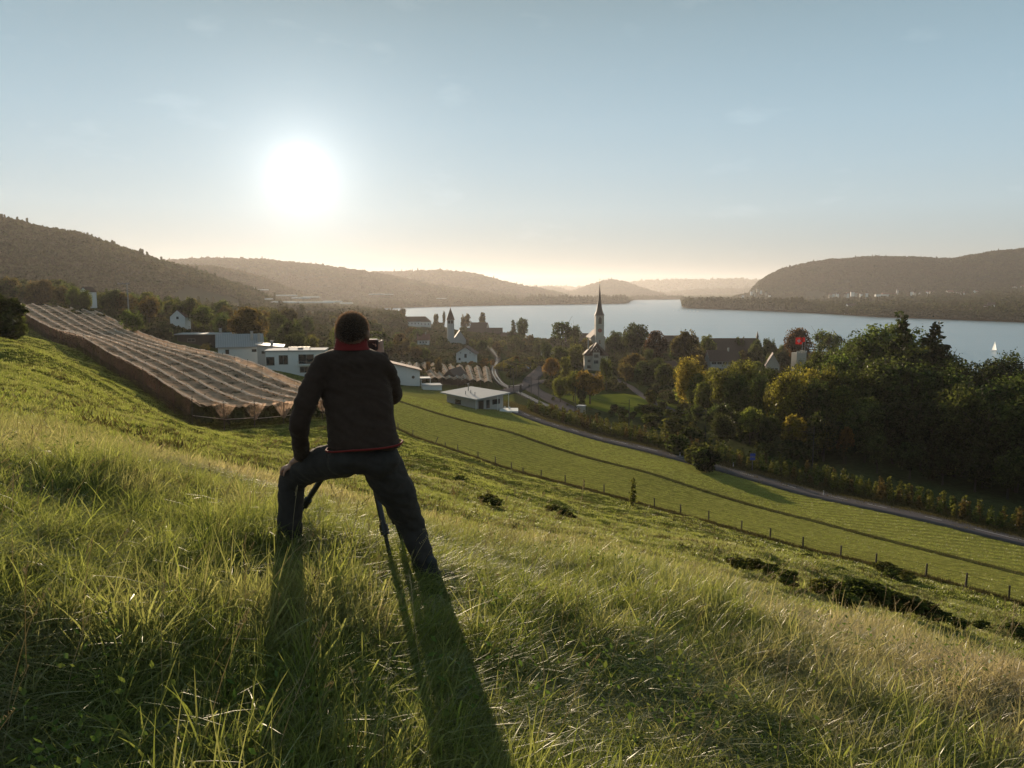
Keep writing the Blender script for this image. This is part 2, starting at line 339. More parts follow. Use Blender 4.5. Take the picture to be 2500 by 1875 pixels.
# ---------------------------------------------------------------- hills
hm = simple('wooded_hillside', (.045, .05, .028), rough=1, var=.3, scale=.01, bump=0, spec=0)
HILLS = [ # silhouette (px, py) , distance, front depth, back depth
 dict(D=1500, wf=800, wb=900, base=24, s=[(-500,430),(-250,490),(0,542),(60,548),(130,560),(220,572),(310,600),(400,628),(500,650),(600,682),(680,712),(740,735)]),
 dict(D=2700, wf=900, wb=900, base=22, s=[(330,660),(450,650),(520,650),(600,662),(660,682),(740,712),(800,735)]),
 dict(D=4200, wf=1500, wb=1500, base=20, s=[(300,660),(420,640),(500,633),(640,634),(750,642),(850,655),(950,668),(1050,690),(1200,712),(1300,722)]),
 dict(D=5800, wf=1600, wb=1500, base=10, s=[(700,668),(860,662),(980,661),(1080,658),(1150,664),(1200,676),(1280,696),(1320,702),(1380,716),(1420,724)]),
 dict(D=9000, wf=1500, wb=1500, base=5, s=[(1250,716),(1300,704),(1340,700),(1365,702),(1390,711),(1430,722)]),
 dict(D=8000, wf=1300, wb=1500, base=5, s=[(1330,722),(1400,708),(1440,694),(1470,685),(1490,682),(1520,686),(1560,700),(1600,712),(1640,722)]),
 dict(D=12000, wf=1500, wb=1200, base=5, s=[(1100,702),(1320,702),(1400,704),(1450,702),(1560,690),(1640,687),(1700,685),(1780,685),(1850,689),(1950,690)]),
 dict(D=9500, wf=1500, wb=1500, base=5, s=[(1500,722),(1620,714),(1700,707),(1800,705),(1900,700),(2000,700)]),
 dict(D=4300, wf=1500, wb=1800, base=20, s=[(1780,722),(1825,712),(1845,688),(1870,672),(1900,658),(1950,648),(2010,637),(2060,635),(2120,633),(2210,634),(2270,638),(2310,640),(2350,633),(2400,627),(2500,621),(2600,612),(2900,600)]),
]
hill_pts = []
for k, h in enumerate(HILLS):
    a0, a1 = pth(h['s'][0][0]), pth(h['s'][-1][0]); sx = np.array([pth(a) for a, b in h['s']]); sy = np.array([b for a, b in h['s']], float)
    tt = np.linspace(a0, a1, int((a1-a0)/R(.12))+8)
    tree_h = [24, 14, 18, 22, 20, 22, 0, 20, 16][k]
    top = H+(-(np.interp(tt, sx, sy)-712.0)/F)*h['D'] - tree_h
    edge = smoothstep(0, .06*(a1-a0), tt-a0)*smoothstep(0, .06*(a1-a0), a1-tt)
    top = -12+(top+12)*np.where(np.isin(k, [0, 8]), np.where(tt > 0 if k == 8 else tt < 0, 1, edge), edge) if k not in (0, 8) else top
    if k == 0: top = -10+(top+10)*smoothstep(0, .03, a1-tt)
    if k == 8: top = -10+(top+10)*smoothstep(0, .004, tt-a0)
    qs = np.linspace(-1, 1, 70)
    TT, QQ = np.meshgrid(tt, qs); TOP = np.tile(top, (len(qs), 1))
    RRh = np.where(QQ < 0, h['D']+QQ*h['wf'], h['D']+QQ*h['wb'])
    if k == 8:   # steep spur at its lakeward end, gentle village slope below
        prof = np.where(QQ < 0, (1+QQ)**1.0, (1-QQ**2))
        prof = np.where(QQ < 0, .10*(1+QQ)+.90*smoothstep(-.62, 0, QQ), prof)
    elif k == 0:
        prof = np.where(QQ < 0, .12*(1+QQ)+.88*smoothstep(-.95, 0, QQ)**.85, (1-QQ**2))
    else: prof = np.where(QQ < 0, smoothstep(-1, 0, QQ), 1-QQ**2*.8)
    XX = (RRh*np.sin(TT)).ravel(); YY = (RRh/np.cos(TT)*np.cos(TT)**2).ravel()
    sc_ = h['D']/18.0
    gul = fbm(XX, YY, sc_*1.6, 20+k, 4).reshape(TT.shape)*(1-np.exp(-(QQ/.25)**2))*.16
    b0 = -12.0
    ZZ = b0+(TOP-b0)*np.clip(prof*(1+gul), 0, 1.0)
    v = np.stack([XX, YY, ZZ.ravel()], -1); m_, n_ = TT.shape
    i = np.arange(m_-1)[:, None]*n_; j = np.arange(n_-1)[None]
    fc = np.stack([i+j, i+j+1, i+n_+j+1, i+n_+j], -1).reshape(-1, 4)
    o = link_mesh('hill', np_mesh('hill', v, fc, True), hm); tagobj(o, kind='structure')
    hill_pts.append((TT, RRh, ZZ, h))
# ---------------------------------------------------------------- materials for built things
M_ = {}
M_['white'] = simple('white_render', (.62, .62, .60), .8, var=.05, scale=.8, bump=.05)
M_['cream'] = simple('cream_render', (.37, .33, .27), .85, var=.08, scale=.8, bump=.05)
M_['greyw'] = simple('grey_render', (.34, .34, .33), .85, var=.08, scale=.8, bump=.05)
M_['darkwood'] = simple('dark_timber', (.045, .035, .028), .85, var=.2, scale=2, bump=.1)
M_['redroof'] = simple('red_tiles', (.17, .070, .045), .75, var=.2, scale=2.5, bump=.3, bscale=4)
M_['brownroof'] = simple('brown_tiles', (.085, .050, .036), .8, var=.2, scale=2.5, bump=.3, bscale=4)
M_['metalroof'] = simple('ribbed_metal', (.30, .30, .30), .7, metal=.2, var=.06, scale=.6, bump=.03, spec=.2)
M_['flatroof'] = simple('pale_roof_felt', (.30, .31, .32), .95, var=.08, scale=.5, bump=.05)
M_['glass'] = simple('dark_glass', (.02, .022, .025), .12, var=0, bump=0, spec=.6)
M_['frame'] = simple('window_frame', (.30, .29, .27), .6, var=.05, bump=0)
M_['stone'] = simple('grey_stone', (.30, .29, .26), .9, var=.2, scale=1.2, bump=.3)
M_['steel'] = simple('galvanised_steel', (.20, .20, .20), .5, metal=.6, var=.1, bump=0)
M_['darksteel'] = simple('dark_painted_steel', (.04, .04, .038), .6, metal=.2, var=.1, bump=0)
M_['asphalt'] = simple('asphalt', (.095, .084, .086), 1.0, var=.15, scale=.6, bump=.2, bscale=8, spec=.0)
M_['ballast'] = simple('track_ballast', (.060, .050, .042), 1, var=.25, scale=1.5, bump=.3, bscale=6, spec=0)
M_['rail'] = simple('rail_steel', (.5, .48, .45), .25, metal=.9, var=.05, bump=0)
M_['paint'] = simple('white_road_paint', (.5, .48, .46), .7, var=.1, bump=0)
M_['postwood'] = simple('weathered_post', (.085, .065, .045), .9, var=.3, scale=6, bump=.4)
M_['wire'] = simple('fence_wire', (.03, .027, .025), .9, metal=0, spec=0, var=.1, bump=0)
M_['red'] = simple('signal_red', (.50, .03, .02), .5, var=.05, bump=0)
M_['blue'] = simple('sign_blue', (.03, .06, .28), .5, var=.05, bump=0)
M_['verdigris'] = simple('slate_spire', (.052, .040, .034), .7, var=.15, scale=1.5, bump=.2)
M_['clock'] = simple('clock_face_red', (.26, .08, .06), .6, var=.05, bump=0)
M_['gold'] = simple('gilded_metal', (.5, .33, .10), .35, metal=.9, var=.05, bump=0)
M_['poly'] = simple('pale_glasshouse_cover', (.55, .54, .50), .8, var=.05, bump=0, spec=.2)
for k_, c_ in (('car_white', (.6, .6, .6)), ('car_grey', (.2, .2, .21)), ('car_black', (.02, .02, .022)), ('car_silver', (.4, .41, .42)), ('car_blue', (.03, .06, .16)), ('car_red', (.3, .03, .02))):
    M_[k_] = simple(k_, c_, .25, metal=.2, var=.02, bump=0, spec=.6)
M_['tyre'] = simple('tyre_rubber', (.02, .02, .02), .9, var=.1, bump=0)

def catmull(pts, step):
    pts = [Vector(p) for p in pts]; out = []
    for i in range(len(pts)-1):
        p0 = pts[max(0, i-1)]; p1 = pts[i]; p2 = pts[i+1]; p3 = pts[min(len(pts)-1, i+2)]
        n = max(2, int((p2-p1).length/step))
        for k in range(n):
            t = k/n; out.append(.5*((2*p1)+(p2-p0)*t+(2*p0-5*p1+4*p2-p3)*t*t+(3*p1-p0-3*p2+p3)*t**3))
    out.append(pts[-1]); return out
def offset_path(path, off):
    out = []
    for i, p in enumerate(path):
        d = path[min(len(path)-1, i+1)]-path[max(0, i-1)]; d.z = 0; d.normalize(); s = Vector((d.y, -d.x, 0)); out.append(p+s*off)
    return out
def drape(path, dz):
    x = [p.x for p in path]; y = [p.y for p in path]; z = gzv(x, y); return [Vector((p.x, p.y, zz+dz)) for p, zz in zip(path, z)]
def ribbon(name, path, width, dz, mat, thick=0, ncross=5, parent=None, uneven=0.0):
    rows = []
    for k in range(ncross):
        f_ = (k/(ncross-1)-.5)*width
        q = offset_path(path, f_)
        if uneven: 
            q = [p+Vector((0, mnoise.noise(Vector((p.x*.5, k*9, 0)))*uneven, 0)) if k in (0, ncross-1) else p for p in q]
        rows.append(drape(q, dz))
    if thick:
        rows = [[p-Vector((0, 0, thick)) for p in rows[0]]]+rows+[[p-Vector((0, 0, thick)) for p in rows[-1]]]
    n_ = len(path); v = [p for r in rows for p in r]
    f_ = [(a*n_+b, a*n_+b+1, (a+1)*n_+b+1, (a+1)*n_+b) for a in range(len(rows)-1) for b in range(n_-1)]
    return MB().add(v, f_).build(name, mat, parent, smooth=True)
# ---------------------------------------------------------------- roads, rails
road_path = catmull([P(*p) for p in ROAD], 3)
o = ribbon('road', road_path, 6.6, .26, M_['asphalt'], thick=.3, uneven=.5); tagobj(o, kind='structure')
mk = MB()
cum = 0
for a_, b_ in zip(road_path[:-1], road_path[1:]):
    if int(cum/4.5) % 2 == 0:
        q = drape([a_, b_], .285); s_ = (b_-a_); s_.z = 0; s_.normalize(); s_ = Vector((s_.y, -s_.x, 0))*.045
        mk.add([q[0]-s_, q[1]-s_, q[1]+s_, q[0]+s_], [(0, 1, 2, 3)])
    cum += (b_-a_).length
o = mk.build('road_marking', M_['paint']); tagobj(o, kind='structure')
def hits(l_): return [ground_hit(*p) for p in l_]
RAILPX = [(1165,832),(1193,848),(1207,863),(1215,876),(1207,894),(1206,912),(1219,934),(1244,952),(1282,970),(1330,990),(1400,1018),(1500,1052)]
rail_path = catmull(hits(RAILPX), 4)
o = ribbon('track_bed', rail_path, 3.8, .14, M_['ballast'], thick=.4); tagobj(o, kind='structure')
rt = thing('railway_track', 'curved single railway track sweeping through the town towards the level crossing', 'railway track', rail_path[0])
for off in (-.72, .72):
    q = drape(offset_path(rail_path, off), .30); mb = MB()
    for k in range(len(q)-1):
        d = (q[k+1]-q[k]).normalized(); s_ = Vector((d.y, -d.x, 0))*.09
        mb.add([q[k]-s_, q[k]+s_, q[k+1]+s_, q[k+1]-s_, q[k]-s_-Vector((0, 0, .16)), q[k]+s_-Vector((0, 0, .16)), q[k+1]+s_-Vector((0, 0, .16)), q[k+1]-s_-Vector((0, 0, .16))], [(0,1,2,3),(4,7,6,5),(0,3,7,4),(1,5,6,2)])
    me = mb.mesh('rail'); 
    for v_ in me.vertices: v_.co -= rail_path[0]
    link_mesh('rail', me, M_['rail'], rt)
slp = MB(); cum = 0
for a_, b_ in zip(rail_path[:-1], rail_path[1:]):
    d = (b_-a_); d.z = 0; L_ = d.length; d.normalize(); s_ = Vector((d.y, -d.x, 0))
    for t_ in np.arange(0, L_, .9):
        for off in (0,):
            c_ = a_+d*t_+s_*off; z_ = gz(c_.x, c_.y)+.16; c_ = Vector((c_.x, c_.y, z_))-rail_path[0]
            slp.add([c_-s_*1.2-d*.12, c_+s_*1.2-d*.12, c_+s_*1.2+d*.12, c_-s_*1.2+d*.12], [(0,1,2,3)])
o = slp.build('sleepers', M_['darkwood'], rt); o['kind'] = 'stuff'
cross = catmull(hits([(1330,896),(1312,912),(1296,930),(1300,950),(1340,975),(1400,1006)]), 4)
o = ribbon('road', cross, 6.5, .16, M_['asphalt'], thick=.3); tagobj(o, kind='structure')
cross2 = catmull(hits([(1225,962),(1260,950),(1300,938),(1345,932)]), 3)
o = ribbon('road', cross2, 5.5, .33, M_['asphalt'], thick=.5); tagobj(o, kind='structure')
lane = catmull(hits([(1490,925),(1535,942),(1560,962),(1600,985),(1665,1015)]), 3)
o = ribbon('lane', lane, 3.0, .1, M_['asphalt'], thick=.2); tagobj(o, kind='structure')
yard = catmull(hits([(1425,915),(1460,921),(1490,930)]), 2)
o = ribbon('courtyard', yard, 12, .12, M_['asphalt'], thick=.2); tagobj(o, kind='structure')
lawn = hits([(1440,965),(1480,975),(1530,990),(1580,1002),(1640,1020)])
lwn = ribbon('lawn', catmull(lawn, 3), 32, .05, None, thick=.1, ncross=9); lwn.data.materials.append(simple('park_lawn', (.105, .12, .020), 1, var=.2, scale=.3, bump=.5, bscale=2, spec=0)); tagobj(lwn, kind='structure')
# masts along the line
def mast(px, pyb, pyt, label, group, arm=1, h=None):
    g_ = ground_hit(px, pyb); 
    if g_ is None: return None
    a_, b_ = ray(px, pyt); ht = H+b_*g_.y-g_.z if h is None else h
    t_ = thing('catenary_mast', label, 'mast', g_, 0, group)
    MB().tube((0,0,-.3), (0,0,ht), .13, .09, 6).build('pole', M_['darksteel'], t_)
    mb = MB(); mb.tube((0,0,ht*.86), (-2.6*arm,-.9*arm,ht*.90), .05, n=5); mb.tube((0,0,ht*.97), (-2.2*arm,-.75*arm,ht*.905), .03, n=5)
    mb.build('bracket_arm', M_['darksteel'], t_)
    return g_+Vector((-2.3*arm, -.8*arm, ht*.89))
WORDS = ['first','second','third','fourth','fifth','sixth','seventh','eighth','ninth','tenth','eleventh','twelfth','thirteenth','fourteenth','fifteenth','sixteenth','seventeenth','eighteenth','nineteenth']
TENS = {20:'twent',30:'thirt',40:'fort',50:'fift',60:'sixt',70:'sevent',80:'eight',90:'ninet'}
def ordw(i):
    i = int(i)
    if i >= 100: return 'hundred '+('and '+ordw(i-100) if i > 100 else '')
    if i <= 19: return WORDS[i-1]
    t_, u_ = i//10*10, i % 10
    return TENS[t_]+('ieth' if u_ == 0 else 'y '+WORDS[u_-1])
MASTS = [(1193,868,846),(1223,905,868),(1226,905,872),(1247,948,895),(1253,950,900),(1260,930,886),(1254,960,919),(1297,968,916),(1315,978,918),(1404,1012,945),(1535,1052,975),(1721,1092,1000),(1983,1145,1042)]
wp = []
for k_, (a_, b_, c_) in enumerate(MASTS):
    w_ = mast(a_, b_, c_, 'slim dark railway mast with one bracket arm, %s from the left along the line' % ordw(k_+1), 'masts along the railway line')
    if k_ in (0, 2, 4, 6, 8, 9, 10, 11, 12): wp.append(w_)
ow_ = MB()
for a_, b_ in zip(wp[:-1], wp[1:]):
    n_ = 8
    for t_ in range(n_):
        f0, f1 = t_/n_, (t_+1)/n_
        p0 = a_.lerp(b_, f0)-Vector((0,0,4*.5*f0*(1-f0))); p1 = a_.lerp(b_, f1)-Vector((0,0,4*.5*f1*(1-f1)))
        ow_.tube(p0, p1, .025, n=4, cap=False)
o = ow_.build('overhead_wire', M_['wire']); tagobj(o, 'thin overhead contact wire strung from mast to mast above the railway', 'wire')
# ---------------------------------------------------------------- houses
def window(par, x, z, w, h, face='f', W=0, D=0, mull=1):
    """window on the front (-y), left (-x) or right (+x) wall of a house with half width W, depth D"""
    if face == 'f': M = Matrix.Translation((x, -.02, z))
    elif face == 'r': M = Matrix.Translation((W+.02, x, z)) @ Matrix.Rotation(R(90), 4, 'Z')
    else: M = Matrix.Translation((-W-.02, x, z)) @ Matrix.Rotation(R(-90), 4, 'Z')
    t = .07; mb = MB()
    mb.box(-w/2, w/2, -.05, .03, h/2-t, h/2, M); mb.box(-w/2, w/2, -.08, .03, -h/2, -h/2+t, M)
    mb.box(-w/2, -w/2+t, -.05, .03, -h/2+t, h/2-t, M); mb.box(w/2-t, w/2, -.05, .03, -h/2+t, h/2-t, M)
    for k in range(1, mull+1):
        xx = -w/2+w*k/(mull+1); mb.box(xx-.03, xx+.03, -.04, .02, -h/2+t, h/2-t, M)
    wf = mb.build('window', M_['frame'], par)
    MB().box(-w/2+t, w/2-t, -.012, .01, -h/2+t, h/2-t, M).build('pane', M_['glass'], wf)
def house(label, loc, rz, w, d, h, roof='gable', rh=3, wall='white', rmat='brownroof', over=.5, wins=(), chim=None, name='house', cat='house', base=3.0, shed_dir=1):
    t = thing(name, label, cat, loc, rz)
    mb = MB(); W_ = w/2
    if roof == 'gable':      # ridge runs front to back, gable faces the viewer
        mb.prism([(-W_,-base),(W_,-base),(W_,h),(0,h+rh),(-W_,h)], 'y', 0, d)
        r = MB(); s = rh/W_; th_ = .18
        for sg in (-1, 1):
            r.prism([(0,h+rh+.02),(0,h+rh+.02+th_*1.3),(sg*(W_+over),h-over*s+.02+th_*1.2),(sg*(W_+over),h-over*s+.02)], 'y', -over, d+over)
    elif roof == 'ridge':    # ridge runs left to right
        mb.prism([(0,-base),(d,-base),(d,h),(d/2,h+rh),(0,h)], 'x', -W_, W_)
        r = MB(); s = rh/(d/2); th_ = .18
        r.prism([(d/2,h+rh+.02),(d/2,h+rh+.25),(-over,h-over*s+.22),(-over,h-over*s+.02)], 'x', -W_-over, W_+over)
        r.prism([(d/2,h+rh+.02),(d/2,h+rh+.25),(d+over,h-over*s+.22),(d+over,h-over*s+.02)], 'x', -W_-over, W_+over)
    elif roof == 'shed':     # rises towards +x or -x
        hl, hr = (h, h+rh) if shed_dir > 0 else (h+rh, h)
        mb.prism([(-W_,-base),(W_,-base),(W_,hr),(-W_,hl)], 'y', 0, d); sl = (hr-hl)/w
        r = MB(); r.prism([(-W_-over,hl-over*sl+.02),(W_+over,hr+over*sl+.02),(W_+over,hr+over*sl+.24),(-W_-over,hl-over*sl+.24)], 'y', -over, d+over)
    elif roof == 'hip':
        mb.box(-W_, W_, 0, d, -base, h)
        r = MB(); o_ = over; rl = max(0, W_-d/2)
        v = [(-W_-o_,-o_,h+.02),(W_+o_,-o_,h+.02),(W_+o_,d+o_,h+.02),(-W_-o_,d+o_,h+.02),(-rl,d/2,h+rh),(rl,d/2,h+rh)]
        if rl < .01: v[4] = (-.05, d/2, h+rh); v[5] = (.05, d/2, h+rh)
        r.add(v, [(0,1,5,4),(1,2,5),(2,3,4,5),(3,0,4),(0,3,2,1)])
    else:
        mb.box(-W_, W_, 0, d, -base, h)
        r = MB(); r.box(-W_-over, W_+over, -over, d+over, h+.02, h+.32)
    mb.build('wall', M_[wall], t); rf = r.build('roof', M_[rmat], t)
    for wn in wins: window(t, *wn[:4], face=wn[4] if len(wn) > 4 else 'f', W=W_, D=d, mull=wn[5] if len(wn) > 5 else 1)
    if chim:
        for c_ in (chim if isinstance(chim, list) else [chim]):
            cx_, cy_, ct_ = c_; MB().box(cx_-.35, cx_+.35, cy_-.35, cy_+.35, h-.5, ct_).box(cx_-.45, cx_+.45, cy_-.45, cy_+.45, ct_, ct_+.12).build('chimney', M_['stone'], rf)
    return t
def by_top(px, py, Ht):
    """stand a building of height Ht on the ground so that its top shows at this height in column px"""
    a, b = ray(px, py); dmax = float(np.interp(pth(px), _nsx, _nsy, left=1200))*math.cos(pth(px))-110; Ds = np.linspace(dmax, 280, 500); z = gzv(a*Ds, Ds)
    k = np.nonzero(H+b*Ds-z >= Ht)[0]; D = Ds[k[0]] if len(k) else 280.0
    return Vector((a*D, D, gz(a*D, D)))
def bhouse(label, px, py, pxw, Ht, rz, d, frac, roof, wall, rmat, wins=(), chim=False, over=.6):
    p = by_top(px, py, Ht); w = pxw/F*p.y; h = Ht*frac
    wl = []
    for q in wins: wl.append((q[0]*w, q[1]*h, q[2], q[3], 'f', 1))
    return house(label, p, R(rz), w, d, h, roof, Ht-h, wall, rmat, over, wl, [(w*.2, d*.45, Ht+1.2)] if chim else None)
def at_base(px, py, D=None):
    if D is None: return ground_hit(px, py)
    return P(px, py, D)
# white house with ribbed metal roof, its low wing, and the modern flat-roofed house
p = P(588, 884, 212)
t = house('white house with a ribbed grey metal pitched roof beside the netted orchard', p, R(20), 11.5, 12, 4.3, 'ridge', 2.9, 'white', 'metalroof', .6,
      [(-3.4,2.9,1.0,1.3,'f',0),(3.6,3.1,1.3,.8,'f',0),(4.5,2.4,1.2,1.4,'l')], [(3.2,3,8.2),(5.0,2,7.6)])
rb = MB()
for k_ in range(22):
    x_ = -6.1+12.2*k_/21; M3 = Matrix.Translation((x_, 0, 0)); rb.add([(x_-.05,-.6,4.3-.29+.28),(x_+.05,-.6,4.3-.29+.28),(x_+.05,6,7.2+.32),(x_-.05,6,7.2+.32)], [(0,1,2,3)])
rb.build('standing_seams', M_['steel'], t)
p = P(660, 893, 200)
house('low white wing with one narrow strip window between the metal roofed and flat roofed houses', p, R(14), 6.2, 9, 4.7, 'shed', .6, 'greyw', 'metalroof', .4, [(-.9,3.5,2.4,.8,'f',2)], [(.4,3,6.2)], shed_dir=-1)
p = P(722, 912, 188)
t = house('modern flat roofed white house with big square windows above the net covered orchard', p, R(8), 14.0, 8, 5.4, 'flat', 0, 'white', 'flatroof', .25,
      [(-5.9,2.9+.2,2.0,2.1,'f',0),(-2.8,3.4,2.2,2.3,'f',1),(2.6,3.5,3.7,2.4,'f',1),(2.6,.9,3.2,1.4,'f',2),(2.0,3.2,3.0,1.9,'l')], None)
mb = MB(); mb.box(-1.8,3.4,2,2.2,6.2,6.35); mb.box(-1.8,-1.65,2,2.2,5.7,6.2); mb.box(3.25,3.4,2,2.2,5.7,6.2); mb.box(.2,1.4,3.5,4.7,5.7,6.1); mb.build('roof_railing', M_['steel'], t)
MB().box(.6,4.8,-1.3,0,2.05,2.2).build('balcony', M_['white'], t)
mb = MB()
for k_ in range(9): mb.box(.65+k_*.5,.68+k_*.5,-1.28,-1.25,2.2,3.1)
mb.box(.6,4.8,-1.3,-1.24,3.1,3.16); mb.build('balcony_railing', M_['steel'], t)
p = P(505, 842, 260)
house('dark flat roofed timber building half hidden by trees above the orchard', p, R(5), 19, 8, 3.4, 'flat', 0, 'darkwood', 'metalroof', .8, [(-5,1.6,2.5,1.0,'f',1)], [(3.5,4,5.3)])
p = P(205, 735, 330)
house('small white house at the dark wood edge on the far left', p, R(-12), 4.2, 5, 4, 'gable', 1.8, 'white', 'brownroof', .3, [(0,2.6,.9,.9,'f')], None)
p = P(434, 790, 300)
house('white gable end glimpsed between trees left of the metal roofed house', p, R(10), 5.5, 9, 2.6, 'gable', 2.6, 'white', 'brownroof', .3, [(0,2.2,.9,1.0,'f')], None)
# group beside the man's elbow
p = P(986, 941, 276)
t = house('white house with red roof and one round window just right of the man', p, R(14), 11.6, 10, 5.4, 'shed', 3.0, 'white', 'redroof', .9, [(-2.6,2.6,.7,1.5,'f',0)], None, shed_dir=-1)
mb = MB(); mb.tube((3.4,-.06,2.9), (3.4,.02,2.9), .55, n=20); mb.build('round_window', M_['glass'], t)
mb = MB(); mb.box(5.9,9.8,-.5,4.5,2.3,2.5); 
for q_ in (6.2, 9.5): mb.box(q_-.12,q_+.12,-.3,-.06,-2,2.3)
mb.build('terrace', M_['white'], t)
mb = MB()
for k_ in range(10): mb.box(5.95+k_*.42,5.99+k_*.42,-.48,-.44,2.5,3.5)
mb.box(5.9,9.8,-.5,-.44,3.5,3.56); mb.build('terrace_railing', M_['steel'], t)
p = P(1056, 956, 262)
house('low white garage with a pale flat roof below the red roofed house', p, R(12), 6.4, 6, 1.9, 'flat', 0, 'white', 'flatroof', .15, [], None, name='garage', cat='garage')
p = P(1097, 955, 285)
house('dark gabled barn in front of the white zigzag nets', p, R(-14), 8.6, 13, 3.2, 'gable', 4.6, 'darkwood', 'brownroof', .4, [], None, name='barn', cat='barn')
# bungalow with the big pale roof
N_, Rr_, Fc_, Lc_ = P(1162,975,208), P(1246,958,218), P(1150,943,233), P(1074,957,220)
p = Vector((N_.x, N_.y, N_.z-3.6)); t = thing('bungalow', 'bungalow with a wide pale overhanging roof at the top of the field', 'bungalow', p)
top = [q-p for q in (N_, Rr_, Fc_, Lc_)]; dn = [q-Vector((0,0,.35)) for q in top]
rf_ = MB().add(dn+top, [(0,3,2,1),(4,5,6,7),(0,1,5,4),(1,2,6,5),(2,3,7,6),(3,0,4,7)]).build('roof', M_['flatroof'], t)
cc_ = sum(top, Vector())/4; ins = [cc_+(q-cc_)*.80 for q in dn]; bt = [Vector((q.x, q.y, -3.0)) for q in ins]
MB().add(bt+[q-Vector((0,0,.01)) for q in ins], [(0,3,2,1),(4,5,6,7),(0,1,5,4),(1,2,6,5),(2,3,7,6),(3,0,4,7)]).build('wall', M_['greyw'], t)
def onwall(a, b, f0, f1, z0, z1, name, mat):
    d = (b-a); d.z = 0; nrm = Vector((d.y, -d.x, 0)).normalized(); p0 = a+(b-a)*f0+nrm*.04; p1 = a+(b-a)*f1+nrm*.04
    v = [Vector((p0.x,p0.y,z0)), Vector((p1.x,p1.y,z0)), Vector((p1.x,p1.y,z1)), Vector((p0.x,p0.y,z1))]; v += [q-nrm*.08 for q in v]
    return MB().add(v, [(0,1,2,3),(4,7,6,5),(0,4,5,1),(1,5,6,2),(2,6,7,3),(3,7,4,0)]).build(name, mat, t)
onwall(ins[0], ins[1], .10, .28, .3, 2.7, 'door', M_['glass']); onwall(ins[0], ins[1], .38, .50, .3, 2.6, 'door', M_['glass']); onwall(ins[0], ins[1], .60, .88, 1.1, 2.5, 'window', M_['glass']); onwall(ins[3], ins[0], .3, .5, 1.1, 2.4, 'window', M_['glass'])
mb = MB(); q_ = cc_+(top[2]-cc_)*.25+(top[3]-cc_)*.15; mb.tube(q_, q_+Vector((0,0,1.8)), .13, n=8); mb.tube(q_+Vector((0,0,1.7)), q_+Vector((0,0,2.1)), .28, n=8); mb.build('chimney', M_['steel'], rf_)
for a_, b_ in ((.3,-.25),(.45,.0),(.15,-.1)):
    q_ = cc_+(top[0]-cc_)*a_+(top[1]-cc_)*b_; MB().tube(q_, q_+Vector((0,0,1.0)), .09, n=6).build('vent_pipe', M_['steel'], rf_)
for k_ in (0, 1):
    q_ = cc_+(dn[k_]-cc_)*.95; MB().tube((q_.x,q_.y,-2.5), q_, .09, n=8).build('post', M_['white'], t)
q_ = cc_+(dn[0]-cc_)*.4+(dn[1]-cc_)*.62; MB().tube((q_.x,q_.y,-2.5), q_, .09, n=8).build('post', M_['white'], t)
q_ = cc_+(dn[1]-cc_)*1.0; MB().box(q_.x-3,q_.x+2.2,q_.y-5,q_.y+1,-2.2,-.4).build('terrace', M_['white'], t)
for k_, q_ in enumerate(((8.3,0),(9.5,1.5))):
    w_ = p+top[1]+Vector((-1.6+1.5*k_, -2.2-1.2*k_, 0)); w_.z = p.z-.4
    ch = thing('garden_chair', 'white garden chair on the bungalow terrace, %s' % ('near the wall' if k_ == 0 else 'nearer the road'), 'chair', w_, R(40*k_))
    MB().box(-.25,.25,-.25,.25,.4,.45).build('seat', M_['white'], ch); MB().box(-.25,.25,.2,.25,.45,.95).build('backrest', M_['white'], ch)
    for sx_ in (-.22,.22):
        for sy_ in (-.22,.22): MB().box(sx_-.02,sx_+.02,sy_-.02,sy_+.02,0,.4).build('leg', M_['white'], ch)
p = by_top(1136, 848, 8.6)
house('small white gabled house behind the far nets beside the railway', p, R(-6), 50/F*p.y*.92, 9, 5.4, 'gable', 3.4, 'white', 'brownroof', 1.0, [(-3.2,2.2,1.1,1.3,'f'),(.1,4.0,1.3,2.2,'f'),(-2.6,5.6,.5,.6,'f',0),(2.6,5.6,.5,.6,'f',0)], None)
# lakeside town
W4 = [(-.32,.55,1.2,1.4),(-.1,.55,1.2,1.4),(.12,.55,1.2,1.4),(.34,.55,1.2,1.4)]; W3 = [(-.25,.5,1.2,1.4),(0,.5,1.2,1.4),(.25,.5,1.2,1.4)]
bhouse('white house with a plain brown pitched roof by the lake, left one of a pair', 1009, 773.6, 37, 11, 14, 11, .55, 'ridge', 'white', 'brownroof', W4)
bhouse('broad white house under a brown hipped roof, right one of the lakeside pair', 1033, 772.8, 38, 12, 6, 13, .48, 'hip', 'white', 'brownroof', W4)
bhouse('small house with dark red roof among trees below the lakeside houses', 1033, 816, 28, 8, 4, 9, .5, 'ridge', 'white', 'redroof', W3, True)
bhouse('tiny white house with red roof showing above the treetops', 1009, 802, 20, 8, -8, 8, .6, 'gable', 'white', 'redroof', [(0,.6,1.2,1.2)])
p = by_top(1099.8, 751, 30); sc_ = 17.0/F*p.y/6.4
t = thing('village_church', 'small village church with a stubby pointed tower before the lake', 'church', p, R(6)); t.scale = (sc_, sc_, 30/30.0)
MB().box(-3.2,3.2,0,6.4,-3,17).build('tower', M_['greyw'], t)
mb = MB(); mb.box(-3.4,3.4,-.2,6.6,17,17.4)
for sx_ in (-1, 1):
    for yy in (0, 5.8): mb.box(sx_*2.9-.3, sx_*2.9+.3, yy, yy+.6, 17.4, 20)
mb.box(-.3,.3,0,.6,17.4,20); mb.box(-3.4,3.4,-.2,6.6,20,20.4); mb.build('belfry', M_['greyw'], t)
MB().box(-2.4,2.4,.8,5.6,17.4,19.9).build('louvre', M_['darkwood'], t)
